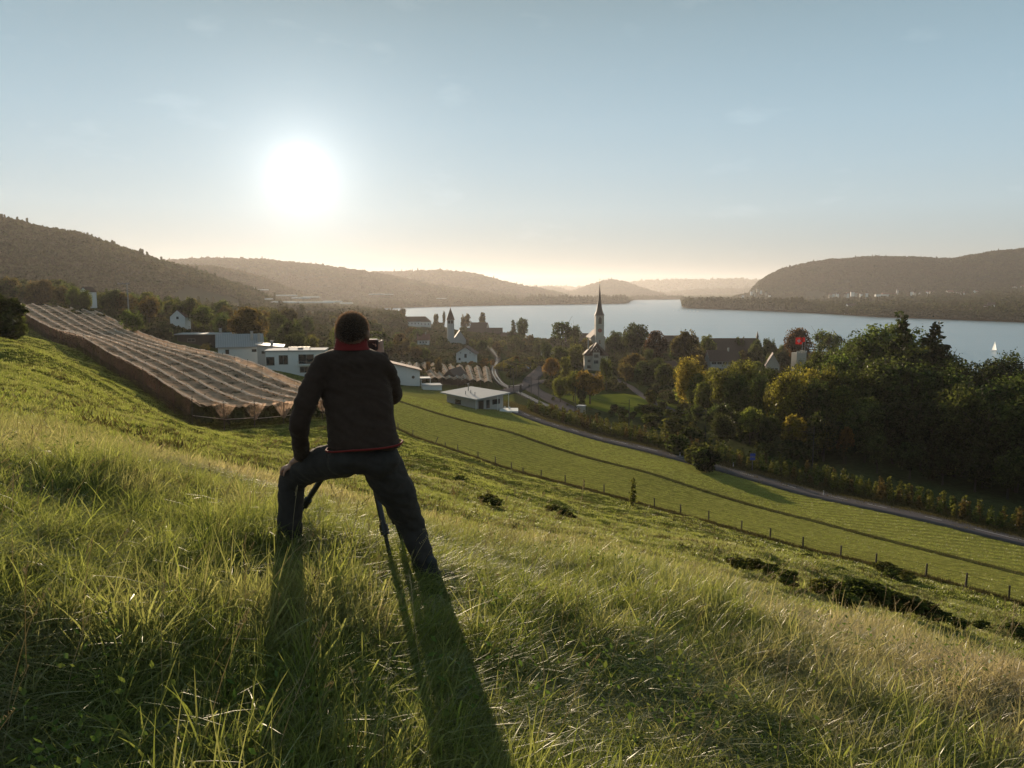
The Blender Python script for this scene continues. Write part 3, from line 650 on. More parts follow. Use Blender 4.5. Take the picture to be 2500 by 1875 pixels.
sp_ = MB().add([(-3.8,-.6,20.4),(3.8,-.6,20.4),(3.8,7.0,20.4),(-3.8,7.0,20.4),(0,3.2,30)], [(0,1,4),(1,2,4),(2,3,4),(3,0,4),(0,3,2,1)]).build('spire', M_['brownroof'], t)
MB().tube((0,3.2,29.6),(0,3.2,32),.08,n=5).box(-.6,.6,3.15,3.25,31.0,31.15).build('cross', M_['gold'], sp_)
MB().prism([(3.25,-3),(14,-3),(14,4.5),(8.6,11.5),(3.25,5)], 'y', 1.5, 16).build('nave', M_['greyw'], t)
mb = MB(); mb.prism([(3.3,5.2),(8.6,11.6),(8.6,12.0),(3.3,5.7)], 'y', 1, 16.5); mb.prism([(8.6,11.6),(14.6,3.9),(14.6,4.4),(8.6,12.0)], 'y', 1, 16.5); mb.build('roof', M_['brownroof'], t)
bhouse('big farmhouse with steep brown roof right of the village church', 1166, 780, 40, 13, -14, 14, .42, 'ridge', 'cream', 'brownroof', W3)
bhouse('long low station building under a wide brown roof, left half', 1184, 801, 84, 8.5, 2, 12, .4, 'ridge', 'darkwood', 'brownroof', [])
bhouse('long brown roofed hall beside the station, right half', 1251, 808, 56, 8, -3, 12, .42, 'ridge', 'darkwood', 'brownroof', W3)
bhouse('tiny white gable showing between treetops above the vineyard', 1285, 810, 7, 8, 0, 6, .6, 'gable', 'white', 'brownroof')
bhouse('grey house with steep roof above the parked cars', 1336, 840, 33, 10, -20, 10, .5, 'gable', 'greyw', 'brownroof', [(0,.5,1.2,1.2)])
bhouse('pale gabled house with dark roof to the left of the tall spire', 1407, 797, 56, 13, -16, 12, .5, 'ridge', 'cream', 'brownroof', W4, True)
bhouse('white house half hidden at the foot of the tall spire', 1440, 812, 22, 12, -12, 10, .6, 'ridge', 'cream', 'brownroof', W3)
# tall church
p = P(1464, 850, 640)
t = thing('church', 'church with a very tall needle spire rising against the lake', 'church', p, R(4))
MB().box(-3.4,3.4,0,6.8,-4,27.0).build('tower', M_['cream'], t)
mb = MB()
for zz in (8, 18.6): mb.box(-3.6,3.6,-.2,7.0,zz,zz+.4)
mb.build('cornice', M_['stone'], t)
mb = MB(); mb.tube((0,-.10,14.6),(0,.02,14.6),1.7,n=20); ck = mb.build('clock_face', M_['clock'], t)
MB().box(-.08,.08,-.16,-.12,14.6,15.9).box(-.9,0,-.16,-.12,14.52,14.68).build('clock_hands', M_['gold'], ck)
def lancet(x, z, w, h, y=-.05):
    pts = [(x-w/2,z),(x+w/2,z),(x+w/2,z+h*.7),(x+w*.3,z+h*.88),(x,z+h),(x-w*.3,z+h*.88),(x-w/2,z+h*.7)]; return pts
MB().prism(lancet(0,20,2.6,6), 'y', -.10, .02).build('belfry_opening', M_['glass'], t)
MB().prism(lancet(0,3.5,1.4,3.6), 'y', -.10, .02).build('belfry_opening', M_['glass'], t)
mb = MB(); prof = [(27.0,4.3),(28.2,3.6),(30.2,2.7),(34,1.9),(40,1.2),(47,.55),(53,.10)]; rings = []
for z_, r_k in prof:
    rings.append([Vector((r_k*1.05*math.cos(a*math.pi/4+math.pi/8), 3.4+r_k*1.05*math.sin(a*math.pi/4+math.pi/8), z_)) for a in range(8)])
sp_ = mb.rings(rings).build('spire', M_['verdigris'], t)
MB().tube((0,3.4,52.5),(0,3.4,57.5),.07,n=5).tube((0,3.4,54),(0,3.4,54.5),.35,n=8).box(-.8,.8,3.35,3.45,56.1,56.3).build('cross', M_['gold'], sp_)
mb = MB(); mb.prism([(-6,-4),(6,-4),(6,8),(0,14),(-6,8)], 'y', 6.9, 30); mb.build('nave', M_['cream'], t)
mb = MB(); mb.prism([(-6.6,7.6),(0,14.1),(0,14.5),(-6.6,8.1)], 'y', 6.85, 30.5); mb.prism([(6.6,7.6),(0,14.1),(0,14.5),(6.6,8.1)], 'y', 6.85, 30.5); mb.build('roof', M_['brownroof'], t)
# villa with a gabled bay
p = P(1455, 911, 415)
t = house('old villa with a central bay, patterned gable and half timbering below the spire', p, R(-3), 12.5, 11, 9.5, 'hip', 6.5, 'cream', 'brownroof', .8,
      [(-3.8,3.4,1.9,1.7,'f',2),(-3.8,6.6,1.6,1.6,'f',1),(3.8,6.4,2.2,1.6,'f',2),(3.6,2.9,2.2,2.0,'f',2)], [(-4,6,17.5)], name='villa', cat='villa')
mb = MB(); mb.prism([(-1.9,-3),(1.9,-3),(1.9,11.2),(0,14.8),(-1.9,11.2)], 'y', -1.5, 4); mb.build('bay', M_['cream'], t)
mb = MB(); mb.prism([(-3.9,10.4),(0,16.0),(0,16.35),(-3.9,10.8)], 'y', -1.9, 5); mb.prism([(3.9,10.4),(0,16.0),(0,16.35),(3.9,10.8)], 'y', -1.9, 5); mb.prism([(-1.95,11.3),(1.95,11.3),(2.4,11.9),(0,15.6),(-2.4,11.9)], 'y', -1.6, -1.52); mb.build('bay_roof', M_['brownroof'], t)
chk = MB()
for r_k in range(3):
    for c_k in range(-2+r_k//2, 3-r_k//2):
        if (r_k+c_k) % 2 == 0: chk.box(c_k*.75-.3, c_k*.75+.3, -1.68, -1.61, 11.9+r_k*.9, 12.5+r_k*.9)
chk.build('gable_pattern', M_['cream'], t)
for q_ in ((0,9.4,2.4,1.9),(0,6.2,2.4,1.9)):
    M2 = Matrix.Translation((0,-1.52,0))
    mb = MB(); x_, z_, w_, h_ = q_
    mb.box(-w_/2,w_/2,-1.60,-1.51,z_+h_/2-.1,z_+h_/2); mb.box(-w_/2,w_/2,-1.60,-1.51,z_-h_/2,z_-h_/2+.1)
    for k_ in range(4): xx = -w_/2+k_*(w_-.1)/3; mb.box(xx,xx+.1,-1.60,-1.51,z_-h_/2+.1,z_+h_/2-.1)
    wf = mb.build('window', M_['frame'], t); MB().box(-w_/2+.1,w_/2-.1,-1.54,-1.51,z_-h_/2+.1,z_+h_/2-.1).build('pane', M_['glass'], wf)
mb = MB(); mb.box(-6.5,6.8,-4.0,-3.6,-3.5,-1.0); mb.build('garden_wall', M_['stone'], t)
# right part of the town
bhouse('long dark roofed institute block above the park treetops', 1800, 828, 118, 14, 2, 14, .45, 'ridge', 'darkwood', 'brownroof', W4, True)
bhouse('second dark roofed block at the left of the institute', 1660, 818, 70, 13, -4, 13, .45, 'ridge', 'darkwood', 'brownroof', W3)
p = by_top(1800, 828, 14); p.x = ray(1856, 818)[0]*p.y
t = thing('ridge_turret', 'small pointed ridge turret on the dark institute roof', 'turret', p)
MB().box(-.6,.6,5,6.2,9,15).build('body', M_['darkwood'], t); MB().add([(-.8,4.8,15),(.8,4.8,15),(.8,6.4,15),(-.8,6.4,15),(0,5.6,19)], [(0,1,4),(1,2,4),(2,3,4),(3,0,4),(0,3,2,1)]).build('cap', M_['verdigris'], t)
bhouse('pale two storey building with rows of ribbon windows behind the birches', 1771, 857, 72, 12, 3, 10, .62, 'ridge', 'greyw', 'brownroof', [(x_, z_, 2.4, 1.3) for z_ in (.8, .36) for x_ in (-.38, -.19, 0, .19, .38)], True)
bhouse('low house with a grey gable left of the ribbon windowed building', 1710, 858, 40, 9, 16, 9, .55, 'gable', 'greyw', 'brownroof', [(0,.5,1.2,1.2)])
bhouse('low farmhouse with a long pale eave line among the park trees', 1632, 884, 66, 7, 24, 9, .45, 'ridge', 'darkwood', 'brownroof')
bhouse('small bright white gable standing among dark roofs', 1731, 836, 9, 11, 0, 6, .7, 'gable', 'white', 'brownroof')
bhouse('half timbered gabled house left of the tower with flags', 1888, 864, 31, 11.5, -16, 9, .55, 'gable', 'cream', 'brownroof', [(-.28,.62,1.3,1.4),(0,.62,1.3,1.4),(.28,.62,1.3,1.4)])
p = ground_at(1955, 385); p.z = P(1955, 857, 385).z-9.2
tow_D = p.y+2.5
t = thing('crenellated_tower', 'square white tower with a crenellated top below two flags', 'tower', p, R(10))
MB().box(-2.6,2.6,0,5.2,-9,8.2).build('wall', M_['cream'], t)
for k_ in range(4): MB().box(-2.6+k_*1.4,-1.7+k_*1.4,0,.5,8.2,9.2).build('merlon', M_['cream'], t)
for k_ in range(1, 4): MB().box(2.1,2.6,k_*1.4,k_*1.4+.9,8.2,9.2).build('merlon', M_['cream'], t)
fr_ = newmat('flag_cloth'); n, l = nodes(fr_); dd = n('ShaderNodeBsdfDiffuse'); tt_ = n('ShaderNodeBsdfTranslucent'); mm = n('ShaderNodeMixShader'); oo = n('ShaderNodeOutputMaterial')
dd.inputs[0].default_value = (.50,.03,.025,1); tt_.inputs[0].default_value = (.50,.035,.03,1); mm.inputs[0].default_value = .6; l(dd.outputs[0], mm.inputs[1]); l(tt_.outputs[0], mm.inputs[2]); l(mm.outputs[0], oo.inputs[0])
fw_ = newmat('flag_cloth_white'); n, l = nodes(fw_); dd = n('ShaderNodeBsdfDiffuse'); tt_ = n('ShaderNodeBsdfTranslucent'); mm = n('ShaderNodeMixShader'); oo = n('ShaderNodeOutputMaterial')
dd.inputs[0].default_value = (.85,.85,.83,1); tt_.inputs[0].default_value = (.9,.9,.88,1); mm.inputs[0].default_value = .6; l(dd.outputs[0], mm.inputs[1]); l(tt_.outputs[0], mm.inputs[2]); l(mm.outputs[0], oo.inputs[0])
def flag(px, label, cross):
    b_ = Vector((ray(px, 860)[0]*tow_D, tow_D, P(px, 868, tow_D).z)); t = thing('flag', label, 'flag', b_)
    top = P(px, 824, tow_D).z-b_.z
    MB().tube((0,0,-6),(0,0,top+.3),.09,.05,6).build('flagpole', M_['white'], t)
    s_ = 3.4 if cross else 2.2; n_ = 8; rows = []
    for k_ in range(n_+1):
        x_ = -s_*k_/n_; y_ = .25*math.sin(k_*.9); rows.append([(x_, y_, top-s_), (x_, y_, top), (x_, y_+.03, top), (x_, y_+.03, top-s_)])
    MB().rings(rows).build('cloth', fr_, t)
    if cross:
        for (a0, a1, b0, b1) in ((.40,.60,.2,.8),(.2,.8,.40,.60)):
            rows = []
            for k_ in range(7):
                f_ = a0+(a1-a0)*k_/6; x_ = -s_*f_; y_ = .25*math.sin(f_*n_*.9); rows.append([(x_, y_-.03, top-s_*b1), (x_, y_-.03, top-s_*b0), (x_, y_+.06, top-s_*b0), (x_, y_+.06, top-s_*b1)])
            MB().rings(rows).build('cross_emblem', fw_, t)
flag(1958, 'red flag with a white cross, the larger of two over the tower', True)
flag(1964.5, 'small plain red flag on the right hand pole over the tower', False)
# transformer hut by the line
p = ground_hit(1417, 1016)
house('small grey block hut beside the railway below the shrubs', p, R(-20), 2.1, 2, 2.4, 'flat', 0, 'stone', 'flatroof', .15, [], None, name='hut', cat='hut', base=.6)
# ---------------------------------------------------------------- far villages
def far_house(px, py, D, w, h, wall, roof, rz, label, group, lift=0):
    p = P(px, py, D); t = thing('far_house', label, 'house', p, rz, group); W_ = w/2; d_ = w*.8
    MB().prism([(0,-12),(d_,-12),(d_,h),(d_/2,h+d_*.35),(0,h)], 'x', -W_, W_).build('wall', M_[wall], t)
    r = MB(); r.prism([(d_/2,h+d_*.35+.1),(d_/2,h+d_*.35+.6),(-.8,h+.3),(-.8,h-.2)], 'x', -W_-.6, W_+.6); r.prism([(d_/2,h+d_*.35+.1),(d_/2,h+d_*.35+.6),(d_+.8,h+.3),(d_+.8,h-.2)], 'x', -W_-.6, W_+.6)
    r.build('roof', M_[roof], t)
fh = [(2028,719,14,7),(2035,717,10,6),(2046,717,12,7),(2064,718,14,7),(2070,716,12,7),(2082,713,16,7),(2090,714,10,6),(2103,717,10,6),(2116,715,10,6),(2226,712,12,7),(2234,714,10,6),(2250,716,14,7),(2262,712,14,7),(2275,712,18,8),(2309,714,13,9),(2322,713,30,7),(2340,714,14,7),(2355,715,26,7),(2386,711,20,6),(2400,712,10,6),(2470,701,12,7),(2482,700,14,7),(2494,699,14,7),(2440,705,10,6),(2215,721,12,5),(2190,722,10,6),(2498,712,16,6),(2290,676,14,5),(2358,681,12,5),(2410,725,10,5)]
gh_ = hill_pts[8]
fh.sort()
for k_, (a_, b_, w_, h_) in enumerate(fh):
    far_house(a_, b_+3, 2950 if b_ > 690 else 3500, w_*.8, h_*.62, 'white' if k_ % 3 else 'cream', 'brownroof' if k_ % 2 else 'redroof', R(rnd.uniform(-40, 40)),
              'tiny pale house of the village across the lake, %s from the left' % ordw(k_+1), 'village houses across the lake')
for k_, (a_, b_, w_, h_, D_) in enumerate([(2082,757,22,9,1850),(2352,757,9,5,1720),(2366,756,11,6,1700),(2412,754,14,5,1650),(2422,751,16,6,1660),(2362,771,26,6,1560),(2408,772,10,6,1530),(2492,774,14,6,1490)]):
    far_house(a_, b_, D_, w_, h_, 'white', 'brownroof', R(rnd.uniform(-30, 30)), 'pale lakeside house on the opposite shore, %s from the left' % ordw(k_+1), 'houses along the opposite shore')
for k_, (a_, b_) in enumerate([(1840,709),(1835,713),(1850,706),(1858,710),(1845,716),(1815,722),(1870,715),(1880,722),(1500,736),(1410,741),(1492,741),(1070,733)]):
    far_house(a_, b_+1, 3300 if a_ > 1600 else 3700, 8, 3.5, 'white' if k_ % 2 else 'cream', 'brownroof', R(rnd.uniform(-40, 40)), 'distant pale house at the foot of the wooded hills, %s listed outward from the headland' % ordw(k_+1), 'houses under the far headland')
p = P(2168, 722, 2950)
t = thing('monastery', 'long white monastery with a tower on the slope across the lake', 'monastery', p, R(-8))
MB().box(-33,28,0,16,-15,5).build('wall', M_['white'], t); MB().prism([(-.6,4.8),(16.6,4.8),(8,11)], 'x', -20, 27).build('roof', M_['redroof'], t)
MB().box(31,38,2,9,-15,20).build('tower', M_['greyw'], t); MB().add([(30.5,1.5,20),(38.5,1.5,20),(38.5,9.5,20),(30.5,9.5,20),(34.5,5.5,28)], [(0,1,4),(1,2,4),(2,3,4),(3,0,4),(0,3,2,1)]).build('cap', M_['verdigris'], t)
MB().box(-44,-33,0,14,-15,5).build('wing', M_['white'], t)
p = P(2068, 645, 4150)
t = thing('hilltop_tower', 'tiny pale tower near the crest of the right hand hill', 'tower', p)
MB().box(-5,5,0,10,-25,8).build('wall', M_['white'], t); MB().add([(-6,-1,8),(6,-1,8),(6,11,8),(-6,11,8),(0,5,20)], [(0,1,4),(1,2,4),(2,3,4),(3,0,4),(0,3,2,1)]).build('roof', M_['greyw'], t)
# pale glasshouse strips on the plain to the left
GH = [(515,700,60,1700),(600,704,45,1750),(610,714,50,1650),(640,708,30,1800),(585,745,70,1150),(700,722,50,1500),(735,728,44,1450),(760,726,40,1600),(690,738,60,1300),(780,745,40,1200),(812,737,46,1300),(930,719,60,2100),(1078,729,24,2600),(505,742,40,1150),(645,753,60,1000),(720,750,80,1050),(846,741,30,1500),(380,690,14,1500),(435,699,14,1500),(620,731,90,1350),(760,739,110,1250),(560,734,40,1300)]
for k_, (a_, b_, w_, D_) in enumerate(sorted(GH)):
    g_ = ground_hit(a_, b_+2, 400, 2600, 500)
    if g_ is None or g_.z < .5 or g_.y > 2400: p = P(a_, b_, D_)
    else: p = g_; D_ = g_.y
    hw = w_/F*D_/2
    t = thing('polytunnel', 'bright pale growing tunnel on the hazy plain, %s from the left' % ordw(k_+1), 'greenhouse', p, R(rnd.uniform(-10, 4)), 'growing tunnels on the plain')
    rings = []
    for x_ in (-hw, hw): rings.append([Vector((x_, 5*math.cos(a*math.pi/6), 2.2*math.sin(a*math.pi/6)-.5)) for a in range(7)])
    MB().rings(rings).build('cover', M_['poly'], t)
# ---------------------------------------------------------------- boats
def sailboat(px, py, D, hh, label, group=None, name='sailboat'):
    p = P(px, py, D); p.z = 0; t = thing(name, label, 'boat', p, R(rnd.uniform(-30, 30)), group)
    L_ = hh*.75; rings = []
    for f_ in (0, .15, .4, .7, .9, 1):
        w_ = L_*.16*math.sin(math.pi*min(1, .25+f_*.75))**.8+.02; x_ = (f_-.5)*L_; rings.append([Vector((x_,-w_,.5)),Vector((x_,-w_*.6,-.1)),Vector((x_,w_*.6,-.1)),Vector((x_,w_,.5))])
    MB().rings(rings).build('hull', M_['white'], t)
    MB().tube((0,0,.3),(0,0,hh),.06,n=5).build('mast', M_['white'], t); return t, L_
y0 = (lambda py: H/(-ray(2428, py)[1]))(857)
t, L_ = sailboat(2428, 857, y0, 9.5, 'small white sailboat alone on the water to the right')
MB().add([(0,0,1),(-2.6,.3,1.0),(-1.2,.35,5),(0,0,9.3)], [(0,1,2,3)]).add([(0,.02,1),(-2.6,.32,1.0),(-1.2,.37,5),(0,.02,9.3)], [(3,2,1,0)]).build('mainsail', fw_, t)
MB().add([(0.1,0,8),(2.2,.15,.8),(.2,.25,1.0)], [(0,1,2)]).build('jib', fw_, t)
for k_, px_ in enumerate((1645,1652,1660,1668,1676,1685,1694,1703)):
    sailboat(px_, 757.5+k_*.3, 2280-k_*14, 8 if k_ > 1 else 3, 'tiny moored boat off the wooded headland, %s from the left' % ordw(k_+1), 'boats moored off the headland', 'moored_boat')
sailboat(2333, 850, 760, 1.2, 'small dark boat left of the lone sailboat', None, 'rowing_boat')
sailboat(1672, 747, 2650, 9, 'thin white mast behind the headland moorings')
# ---------------------------------------------------------------- cars
def car(pt, rz, mat, label, group):
    t = thing('parked_car', label, 'car', pt, rz, group)
    pr = [(-2.1,.35),(2.1,.35),(2.15,.75),(1.9,.95),(1.15,1.0),(.55,1.42),(-.95,1.45),(-1.75,1.02),(-2.15,.95)]
    MB().prism(pr, 'y', -.88, .88).build('body', M_[mat], t)
    MB().prism([(1.0,1.0),(.52,1.36),(-.92,1.39),(-1.55,1.02)], 'y', -.90, .90).prism([(1.16,1.01),(.57,1.43),(.50,1.40),(1.05,1.0)], 'y', -.75, .75).build('windows', M_['glass'], t)
    for sx_ in (-1.3, 1.3):
        for sy_ in (-.9, .72): MB().tube((sx_,sy_,.33),(sx_,sy_+.18,.33),.33,n=12).build('wheel', M_['tyre'], t)
    for sy_ in (-.65,.65): MB().box(2.08,2.17,sy_-.16,sy_+.16,.62,.78).build('headlight', M_['paint'], t)
for k_, (px_, py_, m_) in enumerate([(1283,900,'car_silver'),(1291,897,'car_white'),(1297,893.5,'car_grey'),(1305,889,'car_white'),(1311,885,'car_black')]):
    g_ = ground_hit(px_, py_+2); car(g_+Vector((0,0,.1)), R(-50), m_, '%s parked car, %s from the left in the row under the vineyard' % (m_[4:], ordw(k_+1)), 'cars parked under the vineyard')
for k_, (px_, py_, m_) in enumerate([(1434,934,'car_blue'),(1443,937,'car_grey'),(1454,939,'car_silver')]):
    g_ = ground_hit(px_, py_); car(g_+Vector((0,0,.16)), R(-15), m_, '%s parked car below the villa, %s from the left' % (m_[4:], ordw(k_+1)), 'cars parked below the villa')
# ---------------------------------------------------------------- crossing furniture
def signalpost(px, pyb, pyt, box, label):
    g_ = ground_hit(px, pyb); a_, b_ = ray(px, pyt); ht = H+b_*g_.y-g_.z; t = thing('railway_signal', label, 'signal', g_)
    MB().tube((0,0,-.2),(0,0,ht),.08,n=6).build('pole', M_['darksteel'], t); w_, h_ = box
    MB().box(-w_/2,w_/2,-.3,-.1,ht-h_,ht).build('signal_box', M_['darksteel'], t)
signalpost(1271, 966, 940, (.7,1.4), 'dark railway signal with a tall narrow head by the crossing')
signalpost(1271.5, 968, 948, (1.1,1.4), 'squat dark switch cabinet on a post beside the railway signal')
signalpost(1292, 958, 938, (.6,.9), 'small dark warning light right of the level crossing')
g_ = ground_hit(1243, 951); t = thing('crossing_barrier', 'lowered grey barrier arm across the road at the level crossing', 'barrier', g_, R(12))
MB().box(-.25,.25,-.25,.25,-.2,1.1).build('housing', M_['darksteel'], t); MB().tube((0,0,1),(5.5,0,1.15),.06,.04,n=6).build('arm', M_['white'], t)
# pylon above the trees at the left
p = P(315, 776, 300); t = thing('power_pole', 'tall slim power pole with a long crossarm above the trees on the left', 'pole', p)
top = P(311, 690, 300).z-p.z
MB().tube((0,0,-3),(0,0,top),.32,.18,8).build('pole', M_['stone'], t); MB().box(-3.6,.9,-.1,.1,top-.6,top-.3).tube((-3.4,0,top-.4),(-3.4,0,top+.2),.09,n=5).tube((.7,0,top-.4),(.7,0,top+.2),.09,n=5).tube((-1.6,0,top-.4),(-1.6,0,top+.2),.09,n=5).build('crossarm', M_['steel'], t)
# road signs
g_ = ground_hit(1836, 1152); t = thing('road_sign', 'blue road sign on a thin post among the young fruit trees', 'sign', g_)
MB().tube((0,0,0),(0,0,3.6),.05,n=6).build('post', M_['steel'], t); MB().box(-.5,.5,-.08,-.03,2.9,3.5).box(-.5,.5,-.08,-.03,2.2,2.75).build('panel', M_['blue'], t)
for k_, (px_, py_) in enumerate(((1790,1143),(2010,1213),(2478,1295),(1660,1120))):
    g_ = ground_hit(px_, py_); t = thing('marker_post', 'white road marker post at the verge, %s from the left' % ordw([2,3,4,1][k_]), 'post', g_, 0, 'white marker posts along the road')
    MB().box(-.07,.07,-.05,.05,-.1,.95).build('post', M_['paint'], t); MB().box(-.075,.075,-.055,.055,.68,.84).build('reflector_band', M_['tyre'], t)
# ---------------------------------------------------------------- the man
M_['fleece'] = simple('dark_fleece', (.052, .032, .024), .95, var=.25, scale=30, bump=.35, bscale=260, spec=.1)
M_['jeans'] = simple('blue_black_denim', (.044, .036, .032), .9, var=.35, scale=14, bump=.3, bscale=300, spec=.15)
M_['redcloth'] = simple('red_trim', (.18, .024, .021), .85, var=.15, scale=20, bump=.2, spec=.1)
M_['skin'] = simple('skin', (.36, .20, .14), .6, var=.08, scale=20, bump=.1, bscale=200)
M_['shoe'] = simple('dark_shoe', (.03, .028, .027), .7, var=.2, scale=20, bump=.2)
M_['shoepale'] = simple('pale_shoe_trim', (.5, .5, .5), .7, var=.1, bump=0)
M_['hair'] = leafmat('short_hair', (.19, .115, .095), (.19, .115, .095), trans=.5, gloss=.3)
for k_ in ('fleece', 'jeans', 'redcloth'):
    b_ = [x for x in M_[k_].node_tree.nodes if x.type == 'BSDF_PRINCIPLED'][0]; b_.inputs['Sheen Weight'].default_value = .16 if k_ != 'jeans' else .10; b_.inputs['Sheen Tint'].default_value = (1, .8, .65, 1); b_.inputs['Sheen Roughness'].default_value = .35
M_['plastic'] = simple('black_plastic', (.02, .02, .021), .4, var=.05, bump=0, spec=.5)
M_['silver'] = simple('silver_sunlit_edge', (.35, .35, .36), .3, metal=.6, var=.03, bump=0)
M_['eye'] = simple('eye_white', (.7, .68, .65), .3, var=0, bump=0)
def blob_mesh(mb, voxel, smooth=3, fold=0.0, fscale=18.0, seed=0, name='body'):
    me = mb.mesh('tmp'); o = bpy.data.objects.new('tmp', me); S.collection.objects.link(o)
    m = o.modifiers.new('r', 'REMESH'); m.mode = 'VOXEL'; m.voxel_size = voxel; m.use_smooth_shade = True
    m2 = o.modifiers.new('s', 'SMOOTH'); m2.factor = .5; m2.iterations = smooth
    dg = bpy.context.evaluated_depsgraph_get(); out = bpy.data.meshes.new_from_object(o.evaluated_get(dg)); bpy.data.objects.remove(o)
    out.name = name
    if fold:
        n_ = len(out.vertices); co = np.empty(n_*3, np.float32); out.vertices.foreach_get('co', co); co = co.reshape(-1, 3); nr_ = np.empty(n_*3, np.float32); out.vertices.foreach_get('normal', nr_); nr_ = nr_.reshape(-1, 3)
        d = np.array([mnoise.noise(Vector((c[0]*fscale*.6+seed, c[1]*fscale*.5, c[2]*fscale*1.3)))+.6*(1-abs(mnoise.noise(Vector((c[0]*fscale*.9, c[1]*fscale*.7+seed, c[2]*fscale*2.0+c[0]*fscale)))*2.2)) for c in co])
        out.vertices.foreach_set('co', (co+nr_*(d*fold)[:, None]).ravel())
    out.polygons.foreach_set('use_smooth', [True]*len(out.polygons)); out.update(); return out
def ell(mb, c, rx, ry, rz, n=16, m=10, rot=None):
    vs = []; 
    for i in range(m+1):
        a = math.pi*i/m
        for j in range(n):
            b = 2*math.pi*j/n; p = Vector((rx*math.sin(a)*math.cos(b), ry*math.sin(a)*math.sin(b), rz*math.cos(a)))
            if rot: p = rot @ p
            vs.append(Vector(c)+p)
    fs = [(i*n+j, i*n+(j+1) % n, (i+1)*n+(j+1) % n, (i+1)*n+j) for i in range(m) for j in range(n)]
    bm = bmesh.new(); bv = [bm.verts.new(v) for v in vs]
    for f in fs: bm.faces.new([bv[k] for k in f])
    bmesh.ops.remove_doubles(bm, verts=bm.verts, dist=1e-5); bm.verts.index_update()
    mb.add([v.co for v in bm.verts], [tuple(v.index for v in f.verts) for f in bm.faces]); bm.free()
def chain(mb, pts):
    """pts: (point, radius); tapered tubes with round joints"""
    for (a, ra), (b, rb) in zip(pts[:-1], pts[1:]): mb.tube(a, b, ra, rb, 14)
    for a, ra in pts: ell(mb, a, ra, ra, ra, 14, 8)
foot0 = P(850, 1400, 4.45)
LOCP = Vector((foot0.x, foot0.y, gz(foot0.x, foot0.y)))
def Q(px, py, D): return P(px, py, D)-LOCP
man = thing('person', 'man in dark fleece and jeans seen from behind, legs astride, one hand on his knee', 'person', LOCP)
LARM = [(792,888,4.42,.058),(769,930,4.36,.060),(743,990,4.30,.056),(731,1035,4.28,.050),(733,1075,4.36,.045),(736,1110,4.46,.039)]
RARM = [(932,890,4.45,.055),(949,928,4.52,.056),(959,964,4.62,.054),(950,925,4.70,.046),(931,876,4.78,.038)]
LLEG = [(842,1118,4.38,.105),(792,1130,4.46,.100),(750,1143,4.56,.094),(714,1172,4.63,.080),(710,1205,4.63,.076),(708,1262,4.62,.074),(709,1348,4.60,.074)]
RLEG = [(925,1120,4.38,.115),(950,1170,4.42,.116),(973,1210,4.48,.106),(990,1252,4.54,.090),(1009,1292,4.56,.075),(1028,1345,4.50,.069),(1043,1396,4.46,.066)]
TOR = [(1092,800,980,4.34,.128),(1050,799,968,4.36,.125),(1013,797,960,4.38,.118),(967,787,958,4.42,.122),(920,783,948,4.45,.125),(893,779,947,4.46,.120),(875,780,945,4.46,.108),(863,790,934,4.46,.09),(852,816,906,4.46,.072)]
def torso(mb, grow=0.0, rows=TOR):
    rings = []
    for py, x0, x1, D, ry in rows:
        c = Q((x0+x1)/2, py, D); rx = (x1-x0)/2/F*D*1.0+grow; ry = ry+grow
        rings.append([c+Vector((math.copysign(abs(math.cos(a))**.8, math.cos(a))*rx, math.copysign(abs(math.sin(a))**.85, math.sin(a))*ry, 0)) for a in [2*math.pi*k/24 for k in range(24)]])
    mb.rings(rings)
def finger(mb, base, d1, d2, d3, l, r):
    p1 = base+d1.normalized()*l*.42; p2 = p1+d2.normalized()*l*.32; p3 = p2+d3.normalized()*l*.26
    chain(mb, [(base, r*1.05), (p1, r), (p2, r*.92), (p3, r*.78)])
# skin: one continuous figure
mb = MB()
hc = Q(860, 806, 4.47)
ell(mb, hc+Vector((0,-.005,-.002)), .085, .100, .090, 20, 14); ell(mb, hc+Vector((0,-.012,-.035)), .078, .078, .07, 20, 12); ell(mb, hc+Vector((.004,.040,-.055)), .062, .064, .064, 16, 10)
ell(mb, hc+Vector((.006,.098,-.030)), .013, .020, .024, 10, 8); ell(mb, hc+Vector((.006,.085,.010)), .052, .022, .014, 12, 8)
ell(mb, hc+Vector((.006,.088,-.062)), .024, .014, .008, 10, 6); ell(mb, hc+Vector((.006,.080,-.092)), .022, .020, .016, 10, 6)
for sx_ in (-1, 1):
    e_ = hc+Vector((sx_*.090, .004, -.030)); ell(mb, e_, .011, .022, .033, 12, 8); ell(mb, e_+Vector((sx_*.008,-.010,.006)), .007, .010, .026, 10, 6)
chain(mb, [(hc+Vector((0,-.01,-.06)), .056), (Q(861,850,4.46), .058), (Q(862,872,4.46), .07)])
torso(mb, -.028)
for A_, sh in ((LARM, -.012), (RARM, -.012), (LLEG, -.018), (RLEG, -.018)): chain(mb, [(Q(*a[:3]), a[3]+sh) for a in A_])
